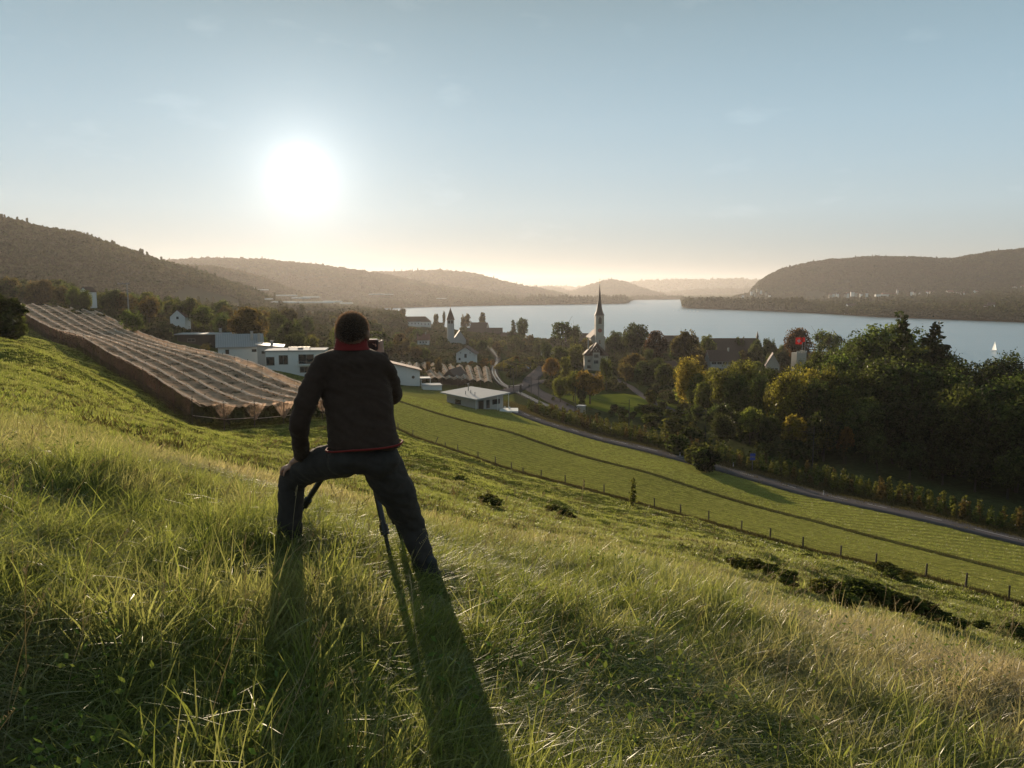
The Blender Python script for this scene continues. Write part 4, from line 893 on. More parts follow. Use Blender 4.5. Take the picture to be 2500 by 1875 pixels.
# left hand spread on the knee
w_ = Q(735, 1114, 4.48); pk = Q(712, 1136, 4.55)
chain(mb, [(Q(736,1104,4.44), .028), (w_, .027), (pk+Vector((.012,0,.006)), .030)])
ell(mb, (w_+pk)/2+Vector((-.008,.01,0)), .036, .038, .022, 14, 8, Matrix.Rotation(R(-38), 3, 'Y'))
ell(mb, pk, .040, .036, .020, 14, 8, Matrix.Rotation(R(-45), 3, 'Y'))
for k_, (ox, oy, l_) in enumerate(((.012,-.030,.066),(-.006,-.013,.078),(-.014,.006,.080),(-.012,.026,.070))):
    b_ = pk+Vector((ox-.014, oy, -.002-.004*abs(k_-1.5))); finger(mb, b_, Vector((-.75,.15*(k_-1),-.35)), Vector((-.45,.08*(k_-1),-.8)), Vector((-.12,.05,-1)), l_, .0092)
finger(mb, w_+Vector((.012,.028,-.004)), Vector((-.1,.8,-.25)), Vector((-.35,.5,-.5)), Vector((-.5,.2,-.7)), .062, .0105)
# right hand closed round the camera
wr = Q(929, 866, 4.79); pr_ = Q(926, 848, 4.82)
chain(mb, [(Q(931,880,4.77), .027), (wr, .026), (pr_, .030)]); ell(mb, pr_+Vector((.006,0,.004)), .022, .036, .038, 14, 8)
for k_ in range(4):
    b_ = pr_+Vector((.016, .012-.0*k_, .034-.019*k_)); finger(mb, b_, Vector((-.1,1,.15)), Vector((-.75,.6,0)), Vector((-1,.1,-.05)), .070-.004*abs(k_-1), .0088)
finger(mb, pr_+Vector((-.006,-.024,.0)), Vector((-.55,-.35,.7)), Vector((-.8,.0,.45)), Vector((-1,.15,.1)), .060, .0105)
body = link_mesh('body', blob_mesh(mb, .0065, 2, name='body'), M_['skin'], man)
for sx_ in (-1, 1):
    mb = MB(); ell(mb, hc+Vector((.006+sx_*.030, .082, -.008)), .012, .012, .011, 12, 8); mb.build('eye', M_['eye'], man, True)
# jacket
mb = MB(); torso(mb, 0); chain(mb, [(Q(*a[:3]), a[3]+.004) for a in LARM]); chain(mb, [(Q(*a[:3]), a[3]+.004) for a in RARM])
ell(mb, Q(800,893,4.44), .062, .075, .055); ell(mb, Q(926,893,4.46), .055, .072, .055); ell(mb, Q(862,885,4.44), .15, .10, .06)
jk = link_mesh('jacket', blob_mesh(mb, .0105, 5, .009, 12, 3, 'jacket'), M_['fleece'], man)
def band(rows, thick, mat, name, par):
    mb = MB(); rings = []
    for (c, rx, ry) in rows: rings.append([c+Vector((math.cos(a)*rx, math.sin(a)*ry, 0)) for a in [2*math.pi*k/32 for k in range(32)]])
    for (c, rx, ry) in reversed(rows): rings.append([c+Vector((math.cos(a)*(rx-thick), math.sin(a)*(ry-thick), 0)) for a in [2*math.pi*k/32 for k in range(32)]])
    rings.append(rings[0]); mb.rings(rings, cap=False); return mb.build(name, mat, par, True)
band([(Q(859,853,4.46), .104, .085), (Q(858,847,4.465), .097, .080), (Q(858,836,4.475), .091, .080), (Q(858,825,4.475), .089, .080)], .008, M_['redcloth'], 'collar', man)
# hem piping, tilted
mb = MB(); c = Q(890, 1088, 4.335); prev = None
pts = [c+Vector((math.copysign(abs(math.cos(a))**.8, math.cos(a))*.215, math.copysign(abs(math.sin(a))**.85, math.sin(a))*.136, .020*math.cos(a)+.002*math.sin(3*a))) for a in [2*math.pi*k/48 for k in range(49)]]
for a_, b_ in zip(pts[:-1], pts[1:]): mb.tube(a_, b_, .0062, n=6, cap=False)
mb.build('hem_piping', M_['redcloth'], jk, True)
# jeans
mb = MB(); chain(mb, [(Q(*a[:3]), a[3]) for a in LLEG]); chain(mb, [(Q(*a[:3]), a[3]) for a in RLEG])
ell(mb, Q(885,1112,4.37), .205, .138, .105, 20, 12); ell(mb, Q(846,1122,4.33), .11, .10, .09); ell(mb, Q(925,1124,4.33), .115, .10, .095)
mb.tube(Q(1043,1385,4.46), Q(1049,1416,4.45), .066, .074, 14)
jn = link_mesh('jeans', blob_mesh(mb, .0105, 5, .009, 11, 9, 'jeans'), M_['jeans'], man)
# shoes
def shoe(heel, toe, up):
    mb = MB(); d = (toe-heel); ell(mb, heel+Vector((0,0,.035)), .040, .045, .045); ell(mb, heel.lerp(toe, .55)+Vector((0,0,.028)), .045, .050, .035); ell(mb, toe+Vector((0,0,.022)), .042, .044, .028)
    chain(mb, [(heel+Vector((0,0,.04)), .040), (toe+Vector((0,0,.024)), .034)]); chain(mb, [(heel+Vector((0,0,.04)), .042), (heel+Vector((0,0,.12)), .040)])
    s_ = link_mesh('shoe', blob_mesh(mb, .009, 3, .002, 30, 1, 'shoe'), M_['shoe'], man)
    mb = MB(); chain(mb, [(heel+Vector((.012,-.012,-.004)), .034), (toe+Vector((.01,0,-.006)), .034)]); link_mesh('sole', blob_mesh(mb, .009, 2, name='sole'), M_['shoepale'], s_)
g1 = P(1052, 1430, 4.44); g1.z = gz(g1.x, g1.y); g2 = P(709, 1356, 4.60); g2.z = gz(g2.x, g2.y)
shoe(g1-LOCP+Vector((-.0,.0,.02)), g1-LOCP+Vector((.095,.10,.0)), 0); shoe(g2-LOCP+Vector((0,-.02,.02)), g2-LOCP+Vector((-.05,.15,.01)), 0)
# hair: thousands of very short strands
g = np.random.default_rng(5); n_ = 9000; d = g.normal(size=(n_, 3)); d /= np.linalg.norm(d, axis=1)[:, None]
keep = (d[:, 2] > -.45-.42*(d[:, 1] < 0)) & ~((d[:, 1] > .55) & (d[:, 2] < .45)) & ~((np.abs(d[:, 0]) > .8) & (d[:, 2] < -.1) & (d[:, 1] > -.1)); d = d[keep]; n_ = len(d)
root = np.array(hc)+np.array([0,-.005,-.002])+d*np.array([.0850,.1005,.0905]); dirn = d+g.normal(size=(n_, 3))*.35+np.array([0,0,-.15]); dirn /= np.linalg.norm(dirn, axis=1)[:, None]
L_ = (.012+.012*np.clip(d[:, 2], 0, 1))*g.uniform(.7, 1.3, n_); sd_ = np.cross(dirn, g.normal(size=(n_, 3))); sd_ /= np.linalg.norm(sd_, axis=1)[:, None]
v = np.stack([root-sd_*.0011, root+sd_*.0011, root+dirn*L_[:, None]+sd_*.0004, root+dirn*L_[:, None]-sd_*.0004], 1).reshape(-1, 3)
me = np_mesh('hair', v, np.arange(len(v)).reshape(-1, 4)); o = link_mesh('hair', me, M_['hair'], man)
mb = MB(); ell(mb, hc+Vector((0,-.006,-.002)), .0868, .1025, .0925, 24, 16)
me = mb.mesh('hair_cap'); bm = bmesh.new(); bm.from_mesh(me)
bmesh.ops.delete(bm, geom=[f for f in bm.faces if (f.calc_center_median()-hc).z < -.066 or ((f.calc_center_median()-hc).y > .055 and (f.calc_center_median()-hc).z < .045)], context='FACES'); bm.to_mesh(me); bm.free()
M_['haircap'] = simple('hair_cap_dark', (.060, .040, .032), .95, var=.3, scale=60, bump=.5, bscale=500, spec=.05)
link_mesh('hair_cap', me, M_['haircap'], man, True)
# camera in his hand
cc = P(908, 842, 4.80); t = thing('camera', 'small black camera with its sunlit top edge coloured silver, held up by the man', 'camera', cc)
mb = MB(); mb.box(-.046,.040,-.018,.018,-.032,.030); mb.build('body', M_['plastic'], t)
MB().box(-.044,.034,-.017,.017,.030,.036).build('sunlit_top_edge', M_['silver'], t); MB().tube((-.008,.018,-.002),(-.008,.050,-.002),.026,.023,16).build('lens', M_['plastic'], t); MB().box(-.040,.022,-.021,-.018,-.026,.022).build('screen', M_['glass'], t)  # silver strip paints the sunlight on the top edge
# tripod
apex = P(880, 1010, 4.95); feet = [P(706, 1318, 5.25), P(960, 1425, 4.62), P(990, 1360, 5.35)]
for f_ in feet: f_.z = gz(f_.x, f_.y)
t = thing('tripod', 'black tripod standing between the legs of the man', 'tripod', Vector((apex.x, apex.y, gz(apex.x, apex.y)))); o0 = t.location
MB().tube(apex-o0-Vector((0,0,.16)), apex-o0+Vector((0,0,.10)), .016, n=12).build('centre_column', M_['plastic'], t)
mb = MB(); mb.tube(apex-o0-Vector((0,0,.05)), apex-o0+Vector((0,0,.01)), .045, n=14); mb.build('collar', M_['plastic'], t)
mb = MB(); ell(mb, apex-o0+Vector((0,0,.12)), .028, .028, .028); mb.build('ball_head', M_['plastic'], t, True)
for f_ in feet:
    a_ = apex-o0-Vector((0,0,.03)); b_ = f_-o0; m1 = a_.lerp(b_, .44); m2 = a_.lerp(b_, .74); 
    lg = MB().tube(a_, m2, .0205, .019, 10).build('leg', M_['plastic'], t, False)
    MB().tube(m2, b_, .0135, .012, 8).build('lower_section', M_['darksteel'], lg)
    d = (b_-a_).normalized(); MB().tube(m2-d*.03, m2+d*.035, .028, n=10).build('leg_clamp', M_['plastic'], lg)
    MB().tube(b_-d*.03, b_+d*.005, .016, n=8).build('rubber_foot', M_['plastic'], lg)
    MB().tube(m2-d*.0+Vector((-.03,0,0)), m2+Vector((.03,0,0)), .008, n=6).build('knob', M_['plastic'], lg)
# ---------------------------------------------------------------- trees
leafM = leafmat('tree_leaves', (.85, .85, .85), (1.15, 1.12, 1.0), trans=.52, gloss=.03, objcol=True)
barkM = simple('tree_bark', (.055, .042, .032), .95, var=.25, scale=3, bump=.4)
def leaf_quads(c, nrm, size, g, elong=1.3):
    n_ = len(c); a = g.normal(size=(n_, 3)); a /= np.linalg.norm(a, axis=1)[:, None]
    nn_ = nrm*.7+g.normal(size=(n_, 3))*.75; nn_ /= np.linalg.norm(nn_, axis=1)[:, None]+1e-9
    u = np.cross(nn_, a); u /= np.linalg.norm(u, axis=1)[:, None]+1e-9; v = np.cross(nn_, u)
    s = size*g.uniform(.55, 1.35, n_)[:, None]
    q = np.stack([c-u*s*.5*elong, c-v*s*.42, c+u*s*.5*elong, c+v*s*.42], 1)
    return q.reshape(-1, 3)
def crown_mesh(name, lobes, n_, size, seed, squash=1.0, inner=.25):
    g = np.random.default_rng(seed); L_ = np.array(lobes); w = L_[:, 3]**2; w = w/w.sum()
    k = g.choice(len(L_), n_, p=w); d = g.normal(size=(n_, 3)); d[:, 2] += .12; d /= np.linalg.norm(d, axis=1)[:, None]
    rr_ = L_[k, 3]*(1-inner*g.random(n_)**1.6)*g.uniform(.92, 1.12, n_)
    bump = 1+.16*np.sin(d[:, 0]*7+k)+.12*np.sin(d[:, 1]*9+k*2)+.1*np.sin(d[:, 2]*8+k*3)
    c = L_[k, :3]+d*(rr_*bump)[:, None]*np.array([1, 1, squash])
    v = leaf_quads(c, d, size, g); f = np.arange(len(v)).reshape(-1, 4)
    me = np_mesh(name, v, f); me.materials.append(leafM); return me
def trunk_mesh(name, h, r, limbs, seed, reach=.35):
    g = random.Random(seed); mb = MB(); p = Vector((0, 0, -.6)); pts = [p]; lean = Vector((g.uniform(-.04, .04), g.uniform(-.04, .04), 1))
    for k in range(6): p = p+Vector((lean.x*h/6+g.uniform(-.02, .02)*h, lean.y*h/6+g.uniform(-.02, .02)*h, (h*.85+.6)/6)); pts.append(p)
    for k in range(6): mb.tube(pts[k], pts[k+1], r*(1-.13*k), r*(1-.13*(k+1)), 7, cap=(k == 0))
    for k in range(limbs):
        b_ = pts[2+k % 4]; an = g.uniform(0, 6.28); l_ = h*reach*g.uniform(.6, 1.1)
        m_ = b_+Vector((math.cos(an)*l_*.5, math.sin(an)*l_*.5, l_*.35)); e_ = b_+Vector((math.cos(an)*l_, math.sin(an)*l_, l_*.95))
        mb.tube(b_, m_, r*.42, r*.28, 5, cap=False); mb.tube(m_, e_, r*.28, r*.08, 5, cap=False)
    me = mb.mesh(name); me.materials.append(barkM); return me
def lobes_round(h, wr, seed, n_=18, base=.22, skew=0):
    g = random.Random(seed); out = []; cz = h*(base+1)/2; rz = h*(1-base)/2
    n_ = int(n_*2.2)
    for k in range(n_):
        while True:
            x, y, z = g.uniform(-1, 1), g.uniform(-1, 1), g.uniform(-1, 1)
            if .30 < x*x+y*y+z*z < 1: break
        r_ = h*g.uniform(.055, .135); f_ = max(0, 1-r_/(rz*1.3))
        out.append((x*wr*f_*.85, y*wr*f_*.85, cz+z*rz*f_*.95, r_))
    out.append((0, 0, cz, h*.2)); return out
KIND = {}
def reg(kind, mk_): KIND.setdefault(kind, []).append(mk_)
for s_ in range(4):   # broad crowns, reference height 14 m
    reg('broadleaf_tree', (crown_mesh('crown', lobes_round(14, 6.6, s_, 22), 5200, .50, s_), trunk_mesh('trunk', 14, .32, 7, s_), 14, 6.2))
for s_ in range(3):   # tall loose crowns
    reg('tall_tree', (crown_mesh('crown', lobes_round(22, 6.4, 20+s_, 34, .14), 8500, .52, 20+s_, 1.15, .35), trunk_mesh('trunk', 22, .36, 10, 20+s_, .25), 22, 6.0))
for s_ in range(2):   # open, see-through
    reg('open_tree', (crown_mesh('crown', lobes_round(14, 5.0, 30+s_, 12, .35), 1500, .55, 30+s_, 1, .5), trunk_mesh('trunk', 14, .26, 9, 30+s_, .38), 14, 5.0))
for s_ in range(2):
    g = random.Random(s_+50); lb = []
    for k in range(26):
        f_ = k/25; r_ = .12*14*(1-f_)+.35; an = g.uniform(0, 6.28); lb.append((math.cos(an)*r_*.9, math.sin(an)*r_*.9, 1.2+f_*12.6, .5+1.5*(1-f_)))
    reg('conifer_tree', (crown_mesh('crown', lb, 3000, .5, 50+s_, .8, .5), trunk_mesh('trunk', 13, .2, 0, 50+s_), 14, 2.6))
for s_ in range(2):
    g = random.Random(s_+60); lb = [(g.uniform(-.5, .5), g.uniform(-.5, .5), 1.5+k*.95, 1.0+.5*math.sin(k/13*3.14)) for k in range(13)]
    reg('poplar_tree', (crown_mesh('crown', lb, 2400, .45, 60+s_, 1.2, .3), trunk_mesh('trunk', 13, .2, 4, 60+s_, .1), 14, 1.9))
for s_ in range(3):
    reg('shrub', (crown_mesh('crown', lobes_round(4, 2.4, 70+s_, 14, .02), 1700, .34, 70+s_), trunk_mesh('trunk', 3, .08, 5, 70+s_, .5), 4, 2.4))
for s_ in range(3):   # slim young fruit trees
    g = random.Random(s_+80); lb = [(g.uniform(-.15, .15), g.uniform(-.15, .15), .6+k*.32, .42-.03*k+g.uniform(-.05, .08)) for k in range(8)]
    reg('young_fruit_tree', (crown_mesh('crown', lb, 260, .26, 80+s_, 1.3, .4), trunk_mesh('trunk', 3, .04, 0, 80+s_), 3.2, .5))
TINT = {'dark': (.050, .060, .020), 'green': (.075, .092, .025), 'olive': (.105, .105, .028), 'yellow': (.17, .14, .030), 'orange': (.150, .090, .028), 'rust': (.085, .062, .025), 'red': (.062, .034, .020), 'pale': (.14, .15, .05), 'deep': (.030, .036, .014)}
TWORD = {'dark': 'dark green', 'green': 'green', 'olive': 'olive green', 'yellow': 'yellowing', 'orange': 'orange tinged', 'rust': 'rusty', 'red': 'reddish', 'pale': 'pale green', 'deep': 'very dark'}
KWORD = {'broadleaf_tree': 'broad tree', 'tall_tree': 'tall loose tree', 'open_tree': 'open see-through tree', 'conifer_tree': 'pointed conifer', 'poplar_tree': 'slim columnar tree', 'shrub': 'rounded shrub', 'young_fruit_tree': 'slim young fruit tree'}
TREES = []
CLEAR = [(512,818,668,886,212),(632,830,800,912,188),(430,806,560,832,258),(960,876,1062,950,274),(1044,884,1192,948,285),(1108,846,1165,880,470),(986,764,1056,797,1300),(1084,745,1124,804,1200),(1142,776,1192,806,1200),(1018,812,1050,836,560),
         (1150,798,1290,812,620),(1190,840,1262,958,300),(1256,884,1330,990,300),(1085,930,1245,1005,214),(1418,848,1492,916,415),(1448,710,1482,842,640),(1425,922,1470,945,330),(1448,945,1560,1005,270),(1735,868,1818,905,400),(1930,812,1985,882,392),(1866,866,1912,892,395),(1540,905,1570,940,300),(1320,868,1345,884,430),(1376,800,1400,826,600),(925,862,1050,890,320),(2048,820,2052,824,300),(1330,975,1500,1060,236),(40,760,700,860,150)]
def put_tree(kind, px, pyt, D, tint='green', wf=1.0, cluster='', h=None, v=None, clear=True, base=None):
    g_ = base if base is not None else ground_at(px, D)
    if h is None:
        a_, b_ = ray(px, pyt); h = H+b_*g_.y-g_.z
    if h < .8: return None
    var = KIND[kind]; mv = var[rnd.randrange(len(var)) if v is None else v % len(var)]; s = h/mv[2]; hw = mv[3]*s*wf/D*F
    _, pyb = proj(g_.x, g_.y, g_.z); _, pyt2 = proj(g_.x, g_.y, g_.z+h)
    if clear:
        for x0, y0, x1, y1, dd in CLEAR:
            if D < dd and px+hw*.8 > x0 and px-hw*.8 < x1 and pyt2 < y1-2 and pyb > y0+2: return None
    TREES.append((cluster, px, kind, mv, g_.copy(), s, wf, tint, h, D)); return g_
# --- prominent single trees  (kind, px, top py, distance, tint, width factor, words)
for q_ in [
 ('open_tree',983,751,1000,'rust',.9,'against the lake above the man and behind the lakeside houses'),
 ('broadleaf_tree',1064,764,960,'rust',.6,'just left of the village church'),('tall_tree',1084,757,960,'rust',.35,'touching the village church tower'),
 ('broadleaf_tree',1137,763,940,'rust',.65,'just right of the village church'),('poplar_tree',1178,763,900,'rust',1.2,'against the lake beside the farmhouse'),
 ('broadleaf_tree',1275,771,700,'dark',.55,'against the lake above the station roofs'),('conifer_tree',1253,781,700,'deep',1.0,'left of the see-through tree by the lake'),
 ('open_tree',1372,778,560,'dark',1.1,'left of the tall spire'),('open_tree',1405,787,560,'dark',.5,'close left of the tall spire'),
 ('broadleaf_tree',1549,782,470,'dark',.85,'standing wide against the lake right of the spire'),
 ('broadleaf_tree',1499,803,500,'dark',.7,'right of the church tower'),('broadleaf_tree',1600,805,430,'red',.8,'right of the wide lakeside oak'),
 ('broadleaf_tree',1672,801,400,'rust',.85,'above the park in front of the long dark roof'),('broadleaf_tree',1727,812,440,'olive',.6,'beside the tiny white gable'),
 ('broadleaf_tree',1947,798,425,'red',.9,'dome shaped behind the flags'),('open_tree',2003,803,430,'green',.9,'against the lake right of the flags'),('open_tree',2030,810,420,'green',.9,'against the lake far right of the flags'),
 ('conifer_tree',2186,764,215,'deep',1.0,'rising darkly above the big wood'),('conifer_tree',2262,788,205,'deep',1.25,'the narrower one on the right shoulder of the big wood'),
 ('broadleaf_tree',1805,820,500,'dark',.6,'over the long dark roof'),('broadleaf_tree',1845,826,470,'dark',.6,'beside the ridge turret'),('broadleaf_tree',1877,822,480,'dark',.7,'right of the ridge turret'),
 ('shrub',1722,1088,141,'green',1.15,'standing alone at the near edge of the road'),
 ('shrub',18,722,98,'dark',1.3,'at the far left edge beside the netted orchard'),('shrub',-45,705,98,'dark',1.3,'cut by the left edge of the picture'),
 ('broadleaf_tree',325,752,232,'green',.9,'behind the far corner of the netted orchard'),('shrub',412,800,262,'pale',1.2,'between the power pole and the white houses'),('shrub',500,838,222,'yellow',1.0,'left of the metal roofed house'),
 ('tall_tree',1683,862,232,'yellow',.95,'birch like at the left end of the big wood'),('broadleaf_tree',1480,868,300,'olive',.5,'below the villa'),
 ('poplar_tree',1382,872,300,'olive',1.5,'left of the villa by the road'),('broadleaf_tree',1345,872,330,'orange',.95,'by the parked cars under the vineyard'),
 ('tall_tree',1400,900,262,'olive',1.1,'beside the road junction'),('broadleaf_tree',1440,900,255,'orange',1.15,'beside the sunlit park lawn'),('tall_tree',1368,915,258,'olive',1.1,'at the bend of the road'),
 ('broadleaf_tree',1650,905,300,'olive',.5,'on the park lawn edge'),('shrub',1590,950,255,'olive',1.0,'small at the park lane'),('broadleaf_tree',1705,865,330,'rust',.7,'in front of the low grey gable'),
 ('poplar_tree',1218,845,500,'rust',1.2,'at the railway curve beside the small gabled house'),
 ('broadleaf_tree',1070,872,300,'rust',.5,'between the two white nets'),('broadleaf_tree',1045,880,310,'orange',.4,'low, left of the zigzag nets'),
]:
    put_tree(q_[0], q_[1], q_[2], q_[3], q_[4], q_[5], 'SINGLE:'+q_[6], clear=False)
# birch / poplar stand and big dark wood on the right
for q_ in [('tall_tree',1700,905,225,'green',.9),('tall_tree',1735,890,240,'olive',.9),('tall_tree',1795,900,200,'dark',.9),('tall_tree',1880,890,225,'dark',.9),('tall_tree',2000,850,260,'dark',1.0),('tall_tree',2040,838,255,'dark',1.0),('tall_tree',2070,835,225,'dark',1.0),('tall_tree',1960,872,235,'dark',.9),('tall_tree',1990,915,175,'dark',.9),('tall_tree',2035,905,178,'olive',.9),('broadleaf_tree',1830,990,178,'olive',.8),('broadleaf_tree',1700,985,205,'dark',.8),('broadleaf_tree',1750,990,195,'dark',.9),('broadleaf_tree',1790,1000,188,'dark',.8),('broadleaf_tree',1880,1010,172,'dark',.8),('broadleaf_tree',2010,1000,160,'deep',.9),('tall_tree',1775,880,205,'olive',.9),('tall_tree',1815,868,225,'olive',.9),('tall_tree',1850,905,215,'green',.8),('tall_tree',1760,905,235,'green',1.0),('broadleaf_tree',1725,930,215,'olive',.9),
           ('tall_tree',1925,882,178,'yellow',.85),('tall_tree',1965,888,188,'yellow',.75),('tall_tree',2010,880,180,'olive',.8),('tall_tree',1885,925,200,'olive',.7),('broadleaf_tree',1940,1010,165,'yellow',.8),('broadleaf_tree',2010,1025,160,'olive',.8),('broadleaf_tree',2060,1040,158,'orange',.6),
           ('tall_tree',2050,850,205,'green',1.1),('tall_tree',2105,790,240,'green',1.2),('tall_tree',2150,776,235,'green',1.2),('tall_tree',2080,815,260,'green',.9),('tall_tree',2205,792,225,'green',1.1),('tall_tree',2250,822,215,'olive',1.1),('tall_tree',2300,842,205,'dark',1.0),
           ('tall_tree',2100,885,175,'dark',1.1),('tall_tree',2160,860,178,'dark',1.2),('tall_tree',2220,870,172,'dark',1.2),('tall_tree',2290,880,168,'dark',1.2),('tall_tree',2350,868,178,'deep',1.1),('tall_tree',2395,872,184,'deep',1.2),('tall_tree',2350,925,150,'dark',1.1),('tall_tree',2430,905,155,'dark',1.2),('tall_tree',2500,895,160,'green',1.2),('tall_tree',2560,900,150,'dark',1.2),('tall_tree',2480,960,140,'dark',1.2),('tall_tree',2410,985,142,'deep',1.1),('tall_tree',2330,985,150,'deep',1.1),('tall_tree',2250,960,155,'deep',1.1),('tall_tree',2180,960,160,'deep',1.1),('tall_tree',2110,960,160,'dark',1.0),('tall_tree',2060,930,172,'olive',.9),
           ('broadleaf_tree',2140,1060,150,'dark',1.0),('broadleaf_tree',2220,1075,146,'deep',1.0),('broadleaf_tree',2300,1090,142,'deep',1.0),('broadleaf_tree',2380,1095,138,'deep',1.1),('broadleaf_tree',2460,1100,134,'dark',1.1),('broadleaf_tree',2540,1090,130,'dark',1.1),('tall_tree',2450,850,230,'dark',1.1),('tall_tree',2520,880,220,'dark',1.1),('broadleaf_tree',2065,1075,158,'deep',1.0),('broadleaf_tree',1990,1070,165,'deep',.9),('broadleaf_tree',1840,1030,190,'dark',.8),('tall_tree',1800,960,195,'dark',.9),('tall_tree',1850,985,190,'dark',.8),('tall_tree',2620,900,160,'dark',1.2),('tall_tree',2600,950,135,'dark',1.2)]:
    put_tree(*q_, cluster='in the big right wood', clear=False)
# dark shrubs on the near side of the lawn
for px_, py_, D_, t_ in [(1462,1005,226,'dark'),(1492,1000,224,'dark'),(1520,992,222,'olive'),(1545,1003,219,'dark'),(1575,1005,216,'dark'),(1605,1012,212,'dark'),(1635,1025,206,'dark'),(1500,985,232,'rust'),(1560,985,232,'green'),(1660,1040,200,'dark'),(1475,1028,212,'dark'),(1530,1030,208,'deep'),(1585,1038,202,'deep'),(1690,1030,196,'yellow'),(1650,1005,228,'yellow'),(1420,975,246,'dark'),(1385,985,248,'dark'),(1350,968,262,'dark'),(1440,995,238,'green')]:
    put_tree('shrub', px_, py_, D_, t_, 1.15, cluster='in the thicket by the railway', clear=False)
def fill(n_, xs, Ds, hs, tints, kinds, cluster, wf=(.8, 1.2), skyline=None, maxd=None):
    done = 0; tries = 0
    while done < n_ and tries < n_*8:
        tries += 1; px = rnd.uniform(*xs); D = rnd.uniform(*Ds)
        g_ = ground_at(px, D); h = rnd.uniform(*hs)
        if g_.z < 1.2: continue
        if skyline is not None:
            lim = np.interp(px, [a for a, b in skyline], [b for a, b in skyline])+rnd.uniform(0, 12)
            a_, b_ = ray(px, lim); hm = H+b_*D-g_.z; h = min(h, hm)
            if h < 3: continue
        if put_tree(rnd.choice(kinds), px, None, D, rnd.choice(tints), rnd.uniform(*wf), cluster, h=h, base=g_): done += 1
SK = [(-100,560),(160,690),(230,705),(330,700),(370,712),(450,715),(500,735),(540,725),(620,728),(650,745),(740,745),(800,760),(860,770),(930,765),(985,790),(1040,800),(1060,815),(1180,822),(1240,812),(1330,800),(1420,812),(1450,820),(1520,820),(1600,822),(1700,835),(1850,835),(1930,830),(2000,825),(2060,830),(2500,880)]
BL = ['broadleaf_tree', 'broadleaf_tree', 'tall_tree']
fill(30, (-60, 250), (330, 520), (12, 20), ['rust', 'dark', 'dark', 'rust'], BL, 'in the far left wood', skyline=[(-100,640),(60,640),(120,655),(180,690),(250,720)])
fill(34, (180, 560), (300, 430), (9, 17), ['dark', 'green', 'dark', 'olive', 'rust'], BL+['conifer_tree'], 'behind the netted orchard', skyline=SK)
fill(30, (540, 880), (230, 420), (8, 17), ['dark', 'green', 'olive', 'rust', 'dark'], BL, 'behind the white houses', skyline=SK)
fill(30, (840, 1080), (330, 640), (7, 14), ['rust', 'olive', 'dark', 'green'], BL+['shrub'], 'in gardens right of the man', skyline=SK)
fill(30, (1050, 1330), (540, 780), (6, 12), ['dark', 'rust', 'dark', 'olive'], BL+['shrub'], 'around the station roofs', skyline=SK)
fill(40, (1300, 1660), (400, 720), (8, 15), ['dark', 'deep', 'olive', 'rust', 'dark'], BL, 'around the villa and church', skyline=SK)
fill(26, (1480, 1900), (280, 400), (8, 15), ['dark', 'dark', 'olive', 'rust', 'orange'], BL, 'in the park past the lawn', skyline=[(1400,900),(1500,870),(1560,850),(1620,880),(1700,870),(1800,880),(1900,870)])
fill(30, (1660, 2100), (330, 640), (8, 15), ['dark', 'deep', 'green', 'rust'], BL, 'around the institute roofs', skyline=SK)
fill(34, (1640, 2150), (165, 300), (5, 12), ['dark', 'green', 'olive', 'deep', 'yellow', 'dark'], ['broadleaf_tree', 'shrub', 'tall_tree'], 'at the foot of the big wood', skyline=[(1640,940),(1700,900),(1780,900),(1850,930),(1900,900),(2000,900),(2100,880)])
fill(46, (1640, 2600), (140, 215), (2.5, 5), ['dark', 'deep', 'green', 'olive'], ['shrub'], 'under the big wood', wf=(1.1, 1.6))
fill(30, (1450, 1800), (196, 262), (2, 4.5), ['dark', 'green', 'olive', 'dark'], ['shrub'], 'beside the railway cutting', wf=(1.1, 1.6))
fill(14, (2050, 2600), (250, 420), (10, 20), ['dark', 'green'], BL, 'behind the big wood', skyline=[(2000,830),(2100,815),(2300,860),(2400,930),(2600,940)])
fill(20, (200, 900), (450, 900), (6, 12), ['rust', 'olive', 'dark'], BL, 'on the hazy left plain', skyline=SK)
fill(8, (1400, 1480), (240, 300), (6, 10), ['dark', 'olive', 'dark'], ['broadleaf_tree'], 'beside the park lawn')
# shore and back hedges right of the junction
fill(10, (1130, 1330), (360, 440), (3, 6), ['olive', 'orange', 'green'], ['shrub'], 'on the slope above the railway', skyline=None)
TREES.sort(key=lambda q: (q[0], q[1]))
cnt = {}
LET = {}
for q in TREES:
    cl_, px, kind, mv, g_, s, wf, tint, h, D = q
    key = (cl_, tint, kind); cnt[key] = cnt.get(key, 0)+1
tot = dict(cnt); cnt = {}
for q in TREES:
    cl_, px, kind, mv, g_, s, wf, tint, h, D = q
    key = (cl_, tint, kind); cnt[key] = cnt.get(key, 0)+1
    if cl_.startswith('SINGLE:'): lb = '%s %s %s' % (TWORD[tint], KWORD[kind], cl_[7:]); grp = None
    else:
        lb = '%s %s %s' % (TWORD[tint], KWORD[kind], cl_); lb += ', %s from the left' % ordw(cnt[key]) if tot[key] > 1 else ''
        grp = 'trees '+cl_
    t = bpy.data.objects.new(kind, None); S.collection.objects.link(t); t.location = g_; t.rotation_euler = (0, 0, rnd.uniform(0, 6.28)); t.scale = (s*wf, s*wf, s)
    tagobj(t, lb, 'shrub' if kind == 'shrub' else 'tree', grp)
    c_ = bpy.data.objects.new('crown', mv[0]); S.collection.objects.link(c_); c_.parent = t
    tc_ = TINT[tint]; j = rnd.uniform(.8, 1.2); c_.color = (tc_[0]*j*rnd.uniform(.9, 1.1), tc_[1]*j, tc_[2]*j, 1)
    k_ = bpy.data.objects.new('trunk', mv[1]); S.collection.objects.link(k_); k_.parent = t
